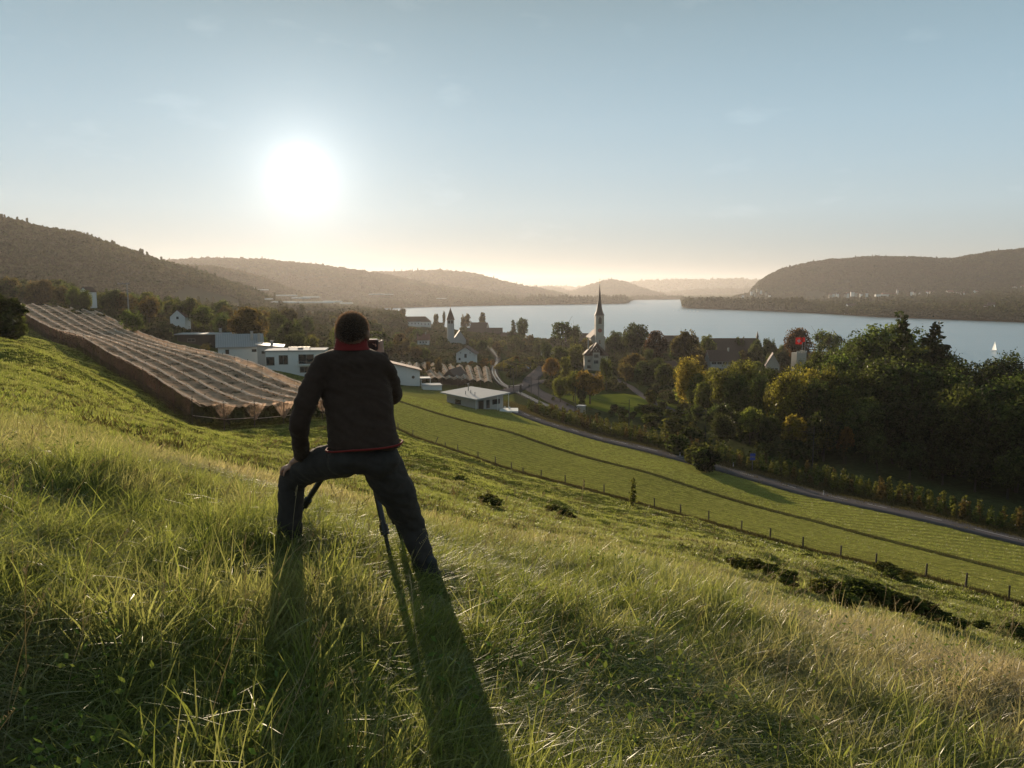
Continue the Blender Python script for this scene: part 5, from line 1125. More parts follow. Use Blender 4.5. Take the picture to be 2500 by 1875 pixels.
# --- young fruit trees in rows beyond the road
nf = 0
for row, off in enumerate((6.4, 9.6, 12.8)):
    rp = offset_path(road_path, -off if (offset_path(road_path, 1)[5]-road_path[5]).y < 0 else off)
    acc_ = 0; last = None; row_pts = []
    for a_, b_ in zip(rp[:-1], rp[1:]):
        L_ = (b_-a_).length; t_ = 0
        while acc_ <= L_: 
            row_pts.append(a_.lerp(b_, acc_/L_)); acc_ += 1.75 if row == 0 else 1.9
        acc_ -= L_
    row_pts = [p for p in row_pts if 1225 < proj(p.x, p.y, gz(p.x, p.y))[0] < 2560]
    for rk_, p in enumerate(row_pts, 1):
        if nf >= 298: break
        mv = KIND['young_fruit_tree'][rnd.randrange(3)]; jx, jy = rnd.uniform(-.25, .25), rnd.uniform(-.25, .25)
        s = rnd.uniform(.65, 1.15); t = bpy.data.objects.new('young_fruit_tree', None); S.collection.objects.link(t)
        t.location = (p.x+jx, p.y+jy, gz(p.x+jx, p.y+jy)); t.rotation_euler = (rnd.uniform(-.05,.05), rnd.uniform(-.05,.05), rnd.uniform(0, 6.28)); t.scale = (s*1.25, s*1.25, s)
        tagobj(t, 'slim young fruit tree in the %s row beyond the road, %s from the left' % (('front', 'middle', 'back')[row], ordw(rk_)), 'fruit tree', 'young fruit trees in the %s row beyond the road' % ('front', 'middle', 'back')[row])
        c_ = bpy.data.objects.new('crown', mv[0]); S.collection.objects.link(c_); c_.parent = t
        tc_ = TINT[rnd.choice(['olive', 'olive', 'green', 'rust'])]; c_.color = (*tc_, 1)
        k_ = bpy.data.objects.new('trunk', mv[1]); S.collection.objects.link(k_); k_.parent = t; nf += 1

# ---------------------------------------------------------------- scattering (uncountable cover)
def source_collection(name, meshes):
    col_ = bpy.data.collections.new(name)
    for k, me in enumerate(meshes):
        o = bpy.data.objects.new('%s_source' % name, me); col_.objects.link(o)
    return col_
def scatter(name, pts, scl, rot, tint, col_, mat=None, label=None, nidx=None):
    n_ = len(pts); me = bpy.data.meshes.new(name); me.vertices.add(n_); me.vertices.foreach_set('co', np.asarray(pts, np.float32).ravel())
    a = me.attributes.new('scl', 'FLOAT_VECTOR', 'POINT'); a.data.foreach_set('vector', np.asarray(scl, np.float32).ravel())
    a = me.attributes.new('rot', 'FLOAT_VECTOR', 'POINT'); a.data.foreach_set('vector', np.asarray(rot, np.float32).ravel())
    a = me.attributes.new('tint', 'FLOAT', 'POINT'); a.data.foreach_set('value', np.asarray(tint, np.float32))
    a = me.attributes.new('pick', 'INT', 'POINT'); a.data.foreach_set('value', (rng.integers(0, len(col_.objects), n_) if nidx is None else nidx).astype(np.int32))
    me.update(); o = bpy.data.objects.new(name, me); S.collection.objects.link(o)
    ng = bpy.data.node_groups.new(name+'_scatter', 'GeometryNodeTree')
    ng.interface.new_socket('Geometry', in_out='INPUT', socket_type='NodeSocketGeometry'); ng.interface.new_socket('Geometry', in_out='OUTPUT', socket_type='NodeSocketGeometry')
    gi = ng.nodes.new('NodeGroupInput'); go = ng.nodes.new('NodeGroupOutput'); ip = ng.nodes.new('GeometryNodeInstanceOnPoints'); ci = ng.nodes.new('GeometryNodeCollectionInfo')
    ci.inputs['Collection'].default_value = col_; ci.inputs['Separate Children'].default_value = True; ci.inputs['Reset Children'].default_value = True
    def na(nm, ty):
        x = ng.nodes.new('GeometryNodeInputNamedAttribute'); x.data_type = ty; x.inputs['Name'].default_value = nm; return x.outputs['Attribute']
    lk = ng.links.new; mp_ = ng.nodes.new('GeometryNodeMeshToPoints'); lk(gi.outputs[0], mp_.inputs[0]); lk(mp_.outputs[0], ip.inputs['Points'])
    lk(ci.outputs[0], ip.inputs['Instance']); ip.inputs['Pick Instance'].default_value = True
    lk(na('pick', 'INT'), ip.inputs['Instance Index']); lk(na('rot', 'FLOAT_VECTOR'), ip.inputs['Rotation']); lk(na('scl', 'FLOAT_VECTOR'), ip.inputs['Scale']); lk(ip.outputs[0], go.inputs[0])
    md = o.modifiers.new('scatter', 'NODES'); md.node_group = ng
    tagobj(o, label, None, None, 'stuff'); return o
# distant wood: one canopy mesh kind, scattered over the hills and the far shores
def far_mat(name, c0, c1):
    return leafmat(name, c0, c1, trans=.25, gloss=0, tint_attr=True, tint_col=(.075, .060, .030))
farM = far_mat('distant_foliage', (.038, .045, .018), (.070, .075, .028))
fm = []
for s_ in range(5):
    g = np.random.default_rng(200+s_); n_ = 110; d = g.normal(size=(n_, 3)); d[:, 2] = np.abs(d[:, 2])*.9-.15; d /= np.linalg.norm(d, axis=1)[:, None]
    shp = [(.5, .5, .5), (.42, .42, .62), (.55, .5, .42), (.5, .5, .5), (.22, .22, .75)][s_]
    c = d*np.array(shp)*g.uniform(.75, 1.05, n_)[:, None]; c[:, 2] += .45 if s_ < 4 else .6
    if s_ == 4: c[:, :2] *= np.clip(1.25-c[:, 2], .1, 1)[:, None]*1.4
    v = leaf_quads(c, d, .26 if s_ < 4 else .2, g); me = np_mesh('canopy', v, np.arange(len(v)).reshape(-1, 4)); me.materials.append(farM); fm.append(me)
farcol = source_collection('canopy', fm)
def rand_rot(n_): return np.stack([np.zeros(n_), np.zeros(n_), rng.uniform(0, 6.28, n_)], -1)
for k, (TT, RRh, ZZ, h) in enumerate(hill_pts):
    n_ = [26000, 9000, 9000, 5000, 2500, 5000, 2500, 2500, 38000][k]; m_, q_ = TT.shape
    size = [11, 12, 15, 20, 26, 24, 40, 30, 13][k]
    fi = rng.uniform(0, (m_-1)*(.62 if k != 8 else .60), n_); fj = rng.uniform(0, q_-1.001, n_)
    i0 = fi.astype(int); j0 = fj.astype(int); di = fi-i0; dj = fj-j0
    def bl(A): return A[i0, j0]*(1-di)*(1-dj)+A[i0+1, j0]*di*(1-dj)+A[i0, j0+1]*(1-di)*dj+A[i0+1, j0+1]*di*dj
    th_ = bl(TT); rr_ = bl(RRh); z_ = bl(ZZ); x_ = rr_*np.sin(th_); y_ = rr_*np.cos(th_)
    keep = (z_ > 2) & (z_ > gzv(x_, y_)-2)
    if k == 0: keep &= ~((z_ < 70) & (fbm(x_, y_, 90, 31) > .15))
    if k == 8: keep &= ~((z_ < 110) & (fbm(x_, y_, 70, 32) > .22))
    x_, y_, z_ = x_[keep], y_[keep], z_[keep]; n_ = len(x_)
    s_ = size*rng.uniform(.6, 1.35, n_)*(1+.5*(fbm(x_, y_, size*6, 40))); sc_ = np.stack([s_*1.1, s_*1.1, s_*rng.uniform(.8, 1.1, n_)], -1)
    pick = rng.choice(5, n_, p=[.27, .22, .24, .2, .07])
    scatter('forest', np.stack([x_, y_, z_-s_*.25], -1), sc_, rand_rot(n_), np.clip(.4+1.1*fbm(x_, y_, size*9, 41)+rng.uniform(-.2, .2, n_), 0, 1), farcol, nidx=pick)
# woods on the flat far shores
def shore_wood(pxr, n_, depth, size, name='shore_wood', dens=None, first=6, rmax=6500):
    th_ = np.array([pth(p_) for p_ in rng.uniform(pxr[0], pxr[1], n_)]); fs = np.interp(th_, _fsx, _fsy)
    r_2 = fs+first+depth*rng.random(n_)**1.7; x_ = r_2*np.sin(th_); y_ = r_2*np.cos(th_); z_ = gzv(x_, y_)
    keep = (z_ > .3) & (r_2 < rmax)
    if dens is not None: keep &= ((r_2-fs < 60) | (fbm(x_, y_, dens, 33) > -.05))
    x_, y_, z_ = x_[keep], y_[keep], z_[keep]; n_ = len(x_); s_ = size*rng.uniform(.55, 1.3, n_)*(1+.3*fbm(x_, y_, size*7, 44))
    scatter(name, np.stack([x_, y_, z_-s_*.1], -1), np.stack([s_*1.1, s_*1.1, s_], -1), rand_rot(n_), np.clip(.4+.5*fbm(x_, y_, 90, 45)+rng.uniform(-.25, .25, n_), 0, 1), farcol, nidx=rng.choice(5, n_, p=[.27, .22, .22, .19, .10]))
shore_wood((880, 1545), 9000, 1500, 17, dens=90)
shore_wood((1290, 1528), 2600, 500, 26)
shore_wood((1540, 1680), 1500, 500, 20, first=20)
shore_wood((1671, 2200), 7000, 600, 17, dens=60)
shore_wood((1672, 1960), 3000, 260, 22)
shore_wood((2150, 2900), 9000, 1200, 15, dens=70)
shore_wood((1672, 2900), 6000, 2300, 17, dens=60)
def near_shore(pxr, n_, back, size):
    th_ = np.array([pth(p_) for p_ in rng.uniform(pxr[0], pxr[1], n_)]); ns = np.interp(th_, _nsx, _nsy); r_2 = ns-6-np.minimum(back, ns*.45)*rng.random(n_)
    x_ = r_2*np.sin(th_); y_ = r_2*np.cos(th_); z_ = gzv(x_, y_); s_ = size*rng.uniform(.5, 1.2, n_)
    px_ = 1250+x_/(y_*cp-(z_-H)*sp)*F; py_ = 937.5-((y_*sp+(z_-H)*cp)/(y_*cp-(z_-H)*sp))*F; kp = z_ > -2
    for x0, y0, x1, y1, dd in CLEAR[:-2]: kp &= ~((y_ < dd+6) & (px_ > x0-4) & (px_ < x1+4) & (py_ > y0) & (py_-s_*F/y_ < y1))
    x_, y_, z_, s_ = x_[kp], y_[kp], z_[kp], s_[kp]; n_ = len(x_)
    scatter('shore_greenery', np.stack([x_, y_, z_-s_*.15], -1), np.stack([s_*1.15, s_*1.15, s_], -1), rand_rot(n_), rng.uniform(0, .9, n_), farcol, nidx=rng.choice(5, n_, p=[.3, .23, .23, .2, .04]))
near_shore((700, 1010), 2600, 1300, 10); near_shore((960, 1340), 1500, 260, 5.5); near_shore((1340, 2600), 1600, 120, 7)
# plain on the left: hedges and copses
n_ = 5000; th_ = np.array([pth(p_) for p_ in rng.uniform(-100, 905, n_)]); r_2 = rng.uniform(700, 3200, n_); x_ = r_2*np.sin(th_); y_ = r_2*np.cos(th_)
keep = (fbm(x_, y_, 60, 35) > .12) | (np.abs(fbm(x_, y_, 160, 36)) < .03); x_, y_ = x_[keep], y_[keep]; z_ = gzv(x_, y_); keep = z_ > 1; x_, y_, z_ = x_[keep], y_[keep], z_[keep]; n_ = len(x_); s_ = rng.uniform(5, 13, n_)
scatter('copse', np.stack([x_, y_, z_-s_*.15], -1), np.stack([s_*1.1, s_*1.1, s_], -1), rand_rot(n_), rng.uniform(0, .8, n_), farcol)
# vineyard rows on the slope right of the railway
vx, vy = [], []
for k in range(16):
    a_ = ground_at(1212+k*3.2, 385+k*9); b_ = ground_at(1262+k*6.5, 372+k*9)
    for t_ in np.linspace(0, 1, 60): vx.append(a_.x+(b_.x-a_.x)*t_+rnd.uniform(-.3,.3)); vy.append(a_.y+(b_.y-a_.y)*t_+rnd.uniform(-.4,.4))
vx = np.array(vx); vy = np.array(vy); vz = gzv(vx, vy); n_ = len(vx); s_ = rng.uniform(1.5, 2.6, n_)
vineM = leafmat('vine_leaves', (.13, .13, .03), (.17, .12, .03), trans=.5, gloss=0)
vinecol = source_collection('vine', [fm[k].copy() for k in (0, 2, 3)])
for o_ in vinecol.objects: o_.data.materials.clear(); o_.data.materials.append(vineM)
scatter('vineyard_rows', np.stack([vx, vy, vz-.2], -1), np.stack([s_, s_, s_*.9], -1), rand_rot(n_), rng.uniform(0, .5, n_), vinecol, label='rows of yellowing vines on the slope right of the railway')
# undergrowth of the town: low garden greenery between houses and trees
n_ = 15000; th_ = np.array([pth(p_) for p_ in rng.uniform(150, 2700, n_)]); r_2 = rng.uniform(232, 800, n_)**1.0; x_ = r_2*np.sin(th_); y_ = r_2*np.cos(th_); z_ = gzv(x_, y_)
px_ = 1250+x_/(y_*cp-(z_-H)*sp)*F; py_ = 937.5-((y_*sp+(z_-H)*cp)/(y_*cp-(z_-H)*sp))*F
keep = (z_ > 1.2)
s_ = rng.uniform(1.2, 4.5, n_)
for x0, y0, x1, y1, dd in CLEAR[:-2]: keep &= ~((y_ < dd+12) & (px_ > x0-6) & (px_ < x1+6) & (py_ > y0) & (py_-s_*F/y_ < y1))
for path, wd in ((rail_path, 7), (cross, 6), (cross2, 6), (lane, 5), (road_path, 22), (yard, 9), (catmull(lawn, 5), 17)):
    for p in path: keep &= (x_-p.x)**2+(y_-p.y)**2 > wd*wd
keep &= ~((before(_ro, x_, y_) < 8) & (x_ > -30))
keep &= ~((x_ < -10) & (y_ < 250))
x_, y_, z_, s_ = x_[keep], y_[keep], z_[keep], s_[keep]; n_ = len(x_)
scatter('garden_greenery', np.stack([x_, y_, z_-s_*.2], -1), np.stack([s_*1.2, s_*1.2, s_], -1), rand_rot(n_), rng.uniform(0, .9, n_), farcol, nidx=rng.integers(0, 4, n_))
# ---------------------------------------------------------------- netted orchards
def netmat(name, col, alpha, trans=.5, stripe=0.0):
    m = newmat(name); n, l = nodes(m); d = n('ShaderNodeBsdfDiffuse'); t = n('ShaderNodeBsdfTranslucent'); tr = n('ShaderNodeBsdfTransparent')
    d.inputs[0].default_value = (*col, 1); t.inputs[0].default_value = (*col, 1); m1 = n('ShaderNodeMixShader'); m1.inputs[0].default_value = trans; l(d.outputs[0], m1.inputs[1]); l(t.outputs[0], m1.inputs[2])
    g = n('ShaderNodeNewGeometry'); nz = n('ShaderNodeTexNoise'); nz.inputs['Scale'].default_value = 1.3; nz.inputs['Detail'].default_value = 6; l(g.outputs['Position'], nz.inputs['Vector'])
    mr = n('ShaderNodeMapRange'); mr.inputs['From Min'].default_value = .3; mr.inputs['From Max'].default_value = .7; mr.inputs['To Min'].default_value = max(0, alpha-.22); mr.inputs['To Max'].default_value = min(1, alpha+.18); l(nz.outputs['Fac'], mr.inputs['Value'])
    n2 = n('ShaderNodeTexNoise'); n2.inputs['Scale'].default_value = .22; n2.inputs['Detail'].default_value = 4; l(g.outputs['Position'], n2.inputs['Vector'])
    r2 = n('ShaderNodeMapRange'); r2.inputs['From Min'].default_value = .38; r2.inputs['From Max'].default_value = .52; r2.inputs['To Min'].default_value = .42 if alpha < .8 else .85; r2.inputs['To Max'].default_value = 1.05; l(n2.outputs['Fac'], r2.inputs['Value'])
    mu = n('ShaderNodeMath', operation='MULTIPLY', use_clamp=True); l(mr.outputs[0], mu.inputs[0]); l(r2.outputs[0], mu.inputs[1])
    m2 = n('ShaderNodeMixShader'); l(mu.outputs[0], m2.inputs[0]); l(tr.outputs[0], m2.inputs[1]); l(m1.outputs[0], m2.inputs[2]); o = n('ShaderNodeOutputMaterial'); l(m2.outputs[0], o.inputs[0]); return m
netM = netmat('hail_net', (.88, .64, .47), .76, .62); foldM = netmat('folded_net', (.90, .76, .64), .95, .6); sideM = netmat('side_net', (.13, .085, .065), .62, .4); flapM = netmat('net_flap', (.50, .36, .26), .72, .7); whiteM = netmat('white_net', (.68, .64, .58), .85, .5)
dR = Vector((-.616, .788, 0)); eR = Vector((.788, .616, 0)); O_ = Vector((-39.8, 95, 0)); NROW = 7; SP = 3.9; LEN = 216; HT = 3.5
orch = thing('netted_orchard', 'long orchard under brown hail nets running away up the slope on the left', 'orchard', Vector((O_.x, O_.y, gz(O_.x, O_.y)))); oo_ = Vector(orch.location)
def op(a, b, h): 
    p = O_+eR*a+dR*b; return Vector((p.x, p.y, gz(p.x, p.y)+h))-oo_
def opv(A, Bv, Hh):
    A = np.asarray(A, float); Bv = np.asarray(Bv, float); x = O_.x+eR.x*A+dR.x*Bv; y = O_.y+eR.y*A+dR.y*Bv; z = gzv(x, y)+Hh; return np.stack([x-oo_.x, y-oo_.y, z-oo_.z], -1)
def starts(k): return max(0, (k-3)*2.5) if k > 3 else 0
def sheet(name, a0, a1, b0, b1, hf, mat, na_, nb_, par=orch):
    A_, B_ = np.meshgrid(np.linspace(a0, a1, na_), np.linspace(b0, b1, nb_), indexing='ij'); Hh = hf(A_, B_)
    v = opv(A_.ravel(), B_.ravel(), Hh.ravel()); i = np.arange(na_-1)[:, None]*nb_; j = np.arange(nb_-1)[None]
    f = np.stack([i+j, i+j+1, i+nb_+j+1, i+nb_+j], -1).reshape(-1, 4); return link_mesh(name, np_mesh(name, v, f, False), mat, par)
for k in range(NROW):
    a0, a1 = k*SP, (k+1)*SP
    def hf(A_, B_, a0=a0, a1=a1, k=k):
        f = (A_-a0)/(a1-a0); v_ = 1-np.abs(f*2-1)
        return HT-.30-.38*v_**.8-.10*np.abs(np.sin(np.pi*B_/8.0+k*.7))*(1-v_*.3)+.06*np.sin(B_*2.3+A_*5+k)+.05*np.sin(B_*5.1-A_*7+k*2)
    sheet('roof_net', a0+.05, a1-.05, starts(k), LEN, hf, netM, 9, 260)
for k in range(NROW+1):
    a0 = k*SP
    def hf(A_, B_, a0=a0, k=k):
        f = (A_-a0)/.6; return HT-.02-.25*np.abs(f)**1.2-.11*np.abs(np.sin(np.pi*B_/8.0))+.05*np.sin(B_*3.1+k*3)+.06*np.sin(B_*.37+k*2)+.03*np.sin(B_*9+A_*9)
    sheet('folded_net', a0-.28-.1*(k % 2), a0+.46+.12*(k % 3), starts(k)-1.2, LEN, hf, foldM, 5, 260)
    # second, thinner bunched strand half way down the sheet
    if k < NROW:
        def hf2(A_, B_, a0=a0, k=k): return HT-.92-.22*np.abs(np.sin(np.pi*B_/8.0))+.07*np.sin(B_*1.7+k)
        sheet('bunched_net', a0+SP*.47, a0+SP*.56, starts(k)+2+3*(k % 2), LEN-6, hf2, foldM, 3, 200)
pm = MB().tube((0,0,-.4), (0,0,HT+.1), .075, .06, 6).mesh('post'); pm.materials.append(M_['postwood'])
np_ = 0
for k in range(NROW+1):
    for j_, b_ in enumerate(np.arange(starts(k), LEN, 8.0)):
        o = bpy.data.objects.new('post', pm); S.collection.objects.link(o); o.parent = orch; o.location = op(k*SP, b_, 0); o.rotation_euler = (rnd.uniform(-.03,.03), rnd.uniform(-.03,.03), 0); np_ += 1
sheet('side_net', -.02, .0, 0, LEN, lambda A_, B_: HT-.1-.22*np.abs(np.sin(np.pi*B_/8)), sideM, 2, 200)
me = bpy.data.meshes.new('x')
def wall_net(a, b0, b1, n_, mat, name, axis='b'):
    if axis == 'b': top = opv(np.full(n_, a), np.linspace(b0, b1, n_), HT-.15-.2*np.abs(np.sin(np.pi*np.linspace(b0, b1, n_)/8)))
    rows = []
    for q in np.linspace(0, 1, 5):
        aa = a-.10*math.sin(q*3.14)+.05*np.sin(np.linspace(b0, b1, n_)*1.3+q*4); rows.append(opv(aa, np.linspace(b0, b1, n_), (HT-.15)*(1-q)-.0-.2*(1-q)*np.abs(np.sin(np.pi*np.linspace(b0, b1, n_)/8))))
    v = np.concatenate(rows); i = np.arange(4)[:, None]*n_; j = np.arange(n_-1)[None]; f = np.stack([i+j, i+j+1, i+n_+j+1, i+n_+j], -1).reshape(-1, 4)
    return link_mesh(name, np_mesh(name, v, f), mat, orch)
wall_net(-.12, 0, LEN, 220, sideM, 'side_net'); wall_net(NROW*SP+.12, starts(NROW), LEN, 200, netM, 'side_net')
# cables
cb = MB()
for a_, b_, h_ in ((-.15, 0, 1.25),):
    for j_ in range(26): cb.tube(op(a_, j_*8, h_-(.25 if j_ % 2 else 0)), op(a_, j_*8+8, h_-(0 if j_ % 2 else .25)), .035, n=5, cap=False)
cb.build('side_cable', M_['wire'], orch)
for k in range(NROW): MB().tube(op(k*SP, starts(k), 1.2), op((k+1)*SP, starts(k+1), 1.25+.1*(k % 2)), .03, n=5).build('end_cable', foldM, orch)
for k in range(NROW+1):   # anchor stays at the near end
    MB().tube(op(k*SP, starts(k), HT-.2), op(k*SP, starts(k)-2.6, -.1), .02, n=4).build('stay', M_['wire'], orch)
for k in range(1, NROW+1):   # gathered net triangles
    mb = MB(); n_ = 12; b0 = starts(k)-.15; top = []; 
    for j_ in range(n_+1):
        a_ = k*SP-1.6+3.2*j_/n_; top.append(op(a_, b0+(.10 if j_ % 2 else -.06), HT-.25-.12*abs(j_/n_*2-1)))
    bot = [op(k*SP-.16+.32*j_/n_, b0+(.05 if j_ % 2 else -.03), .95+.1*math.sin(k)) for j_ in range(n_+1)]
    mb.add(top+bot, [(j_, j_+1, n_+2+j_, n_+1+j_) for j_ in range(n_)]); mb.build('net_flap', flapM, orch)
# rows of fruit trees standing under the nets
pp = []
for k in range(NROW):
    for b_ in np.arange(starts(k)+1, LEN, 1.1): q = op((k+.5)*SP+rnd.uniform(-.2,.2), b_+rnd.uniform(-.2,.2), 0)+oo_; pp.append(q)
pp = np.array([tuple(q) for q in pp]); n_ = len(pp); s_ = rng.uniform(1.6, 2.7, n_)
scatter('orchard_foliage', pp, np.stack([s_*.75, s_*.75, s_], -1), rand_rot(n_), rng.uniform(0, .6, n_), farcol, nidx=rng.integers(0, 4, n_))
# far white nets: zigzag strips
def zignet(label, px0, px1, rows, D0, D1, shift):
    t = thing('netted_orchard', label, 'orchard', ground_at((px0+px1)/2, D0)); o0 = Vector(t.location)
    for k in range(rows):
        f = k/(rows-1) if rows > 1 else 0; pxn = px0+(px1-px0)*f; g0 = ground_at(pxn, D0-abs(f-.6)*0); g1_ = ground_at(pxn+shift*(1-f*.75), D1)
        g0.z += 3.3; mb = MB(); d = g1_-g0; d.z = 0; L_ = d.length; d.normalize(); s_ = Vector((d.y, -d.x, 0)); nseg = int(L_/3.2)
        pl = []
        for j_ in range(nseg+1):
            p = g0+d*(L_*j_/nseg); p.z = gz(p.x, p.y)+3.5; pl.append(p-o0)
        for j_ in range(nseg):
            a_, b_ = pl[j_], pl[j_+1]
            mb.add([a_-s_*.22, a_+s_*.22, b_+s_*.22, b_-s_*.22], [(0,1,2,3)])
            c_ = a_+s_*1.25-Vector((0,0,.5)); c2 = a_-s_*1.25-Vector((0,0,.5))
            mb.add([a_+d*.25, a_-d*.25, c_-d*.25, c_+d*.25], [(0,1,2,3)]); mb.add([a_+d*.25, a_-d*.25, c2-d*.25, c2+d*.25], [(0,1,2,3)])
        mb.build('folded_net', whiteM, t)
        mb = MB()
        for a_, b_ in zip(pl[:-1], pl[1:]):
            for sg in (-1, 1): mb.add([a_, b_, b_+s_*sg*1.5-Vector((0,0,.75)), a_+s_*sg*1.5-Vector((0,0,.75))], [(0,1,2,3)])
        mb.build('roof_net', netM, t)
        for j_ in range(0, nseg+1, 4): MB().tube(pl[j_]-Vector((0,0,3.6)), pl[j_], .07, n=5).build('post', M_['postwood'], t)
zignet('orchard under bright zigzag nets between the dark barn and the railway', 1062, 1192, 8, 276, 352, -26)
zignet('small patch of white zigzag nets behind the red roofed house', 968, 1014, 3, 296, 345, 14)
# ---------------------------------------------------------------- fence
fpx = [972,1008,1060,1087,1118,1167,1210,1249,1277,1321,1380,1425,1475,1598,1662,1730,1810,1880,1960,2052,2138,2260,2357,2463,2560]
fD = np.interp(fpx, [f[0] for f in FENCE], [f[2] for f in FENCE])
f0 = ground_at(fpx[0], fD[0]); fen = thing('pasture_fence', 'pasture fence of weathered posts and thin wires crossing the slope', 'fence', f0)
tops = []
for k, (a_, d_) in enumerate(zip(fpx, fD)):
    g_ = ground_at(a_, d_)-f0; hh = rnd.uniform(1.15, 1.4) if k not in (3, 8) else .9; ln = (.55, .1) if k == 2 else (rnd.uniform(-.05,.05), 0)
    top = g_+Vector((ln[0]*hh, 0, hh)); MB().tube(g_-Vector((0,0,.3)), top, .085*rnd.uniform(.8,1.35), .075, 7).build('post', M_['postwood'], fen); tops.append((g_, top))
for h_ in (.45, .92):
    mb = MB()
    for (g0, t0), (g1_, t1) in zip(tops[:-1], tops[1:]): 
        a_ = g0.lerp(t0, h_); b_ = g1_.lerp(t1, h_); m_ = (a_+b_)/2-Vector((0,0,.06)); mb.tube(a_, m_, .008, n=4, cap=False); mb.tube(m_, b_, .008, n=4, cap=False)
    mb.build('wire', M_['wire'], fen)
# ---------------------------------------------------------------- grass
grassM = leafmat('grass_blades', (.135, .158, .036), (.200, .215, .062), trans=.54, rough=.55, gloss=.07, tint_attr=True, tint_col=(.330, .262, .180))
rankShadeM = leafmat('rank_shade_blades', (.045, .045, .016), (.085, .075, .026), trans=.25, rough=.6, gloss=.02, tint_attr=True, tint_col=(.12, .085, .045))  # dark blades: shade of the bank and tussocks is put into their colour
def tuft(name, seed, n_, hmin, hmax, wid, spread, lean, curve, segs=4):
    g = np.random.default_rng(seed); V = []; Fq = []; c0 = 0
    for k in range(n_):
        h = g.uniform(hmin, hmax); an = g.uniform(0, 6.28); rr = spread*math.sqrt(g.random()); b = np.array([math.cos(an)*rr, math.sin(an)*rr, -.03])
        da = g.uniform(0, 6.28); d = np.array([math.cos(da), math.sin(da), 0])*g.uniform(.1, 1)*curve+np.array([lean, -.05, 0]); w = wid*g.uniform(.6, 1.4)
        fa = g.uniform(0, 3.14); side = np.array([math.cos(fa), math.sin(fa), 0])
        kink = g.random() < .25
        for s_ in range(segs+1):
            t = s_/segs; bend = t**1.9; p = b+np.array([0, 0, 1])*h*(t-.28*bend*min(1.5, np.linalg.norm(d)))+d*h*bend
            if kink and t > .6: p = p+d*h*.25*(t-.6)-np.array([0, 0, 1])*h*.6*(t-.6)
            ww = w*(1-t**1.6)*.5+.0004; V += [p-side*ww, p+side*ww]
        for s_ in range(segs): i0 = c0+s_*2; Fq.append((i0, i0+1, i0+3, i0+2))
        c0 += (segs+1)*2
    me = np_mesh(name, np.array(V), np.array(Fq)); me.materials.append(grassM); return me
longcol = source_collection('long_grass', [tuft('t', 300+k, 48, .08, .26, .0042, .13, .16, 1.0) for k in range(7)]+[tuft('t', 320+k, 12, .16, .40, .0070, .06, .2, .9, 5) for k in range(2)]+[tuft('t', 330+k, 56, .06, .16, .0034, .14, .1, 1.5, 3) for k in range(4)])
midcol = source_collection('mid_grass', [tuft('t', 340+k, 22, .10, .30, .016, .20, .12, .6, 2) for k in range(5)])
farc = source_collection('turf', [tuft('t', 350+k, 16, .10, .24, .045, .30, .05, .5, 1) for k in range(5)])
def strew(name, n_, r0, r1, pw, col_, smin, smax, tintf, cond=None, th0=-.72, th1=.72, label=None, nidx=None, hz_=None, zoff=0.0):
    u = rng.random(n_); r = (r0**pw+u*(r1**pw-r0**pw))**(1/pw); th_ = rng.uniform(th0, th1, n_); x = r*np.sin(th_); y = r*np.cos(th_)
    if cond is not None: k = cond(x, y); x, y, r = x[k], y[k], r[k]
    z = gzv(x, y)
    near_ = (r < 90); 
    z = z+tuss(x, y)+hummock(x, y)
    n2 = len(x); s = rng.uniform(smin, smax, n2)*(1+.35*fbm(x, y, 1.6, 50)); hs = np.ones(n2) if hz_ is None else hz_(x, y)
    rot = np.stack([rng.normal(0, .10, n2), rng.normal(.06, .10, n2), rng.normal(0, .9, n2)], -1)
    return scatter(name, np.stack([x, y, z+zoff], -1), np.stack([s*1.1, s*1.1, s*hs], -1), rot, np.clip(tintf(x, y)+rng.normal(0, .13, n2), 0, 1), col_, label=label, nidx=nidx)
def dry(x, y):   # straw coloured patches, mostly to the right and along the crest
    r = np.hypot(x, y); return .09+.46*smoothstep(.0, .40, fbm(x, y, 1.1, 60))+.25*smoothstep(.1, .4, fbm(x, y, .35, 59))+.55*smoothstep(.2, .95, x/np.maximum(y, .1))*smoothstep(3.2, 6.5, r)*(.5+.9*fbm(x, y, 1.1, 61)+.35)+.15*smoothstep(5, 9, r)
strew('long_grass', 40000, 1.45, 16, 1.45, longcol, .55, 1.02, dry, hz_=lambda x, y: np.clip(.82+1.2*fbm(x, y, .6, 62), .3, 1.9)*(1-.75*np.exp(-(((x-g1.x-.03)/.24)**2+((y-g1.y+.30)/.45)**2)))*(1-.7*np.exp(-(((x-g2.x)/.22)**2+((y-g2.y+.35)/.45)**2))), label='long uncut grass on the near slope, green with straw coloured patches')
strew('meadow_grass', 60000, 9, 62, 1.25, midcol, .7, 1.3, lambda x, y: .12+.35*smoothstep(0, .5, fbm(x, y, 4, 63))+.3*smoothstep(20, 9, np.hypot(x, y)), cond=lambda x, y: before(_fe, x, y) < -1, hz_=lambda x, y: np.clip(.6+.6*fbm(x, y, 2.2, 64), .25, 1.4), label='tussocky pasture grass below the crest of the hill')
strew('pasture_turf', 30000, 32, 300, 1.2, farc, .6, 1.3, lambda x, y: .1+.25*fbm(x, y, 8, 65)**2, cond=lambda x, y: (x < -28) & ~(((x-O_.x)*eR.x+(y-O_.y)*eR.y > -.5) & ((x-O_.x)*dR.x+(y-O_.y)*dR.y > -2)), th0=-.75, th1=-.15, label='grazed turf on the left hand slope beside the nets')
def notroad(x, y): return (before(_ro, x, y) < -3.2)
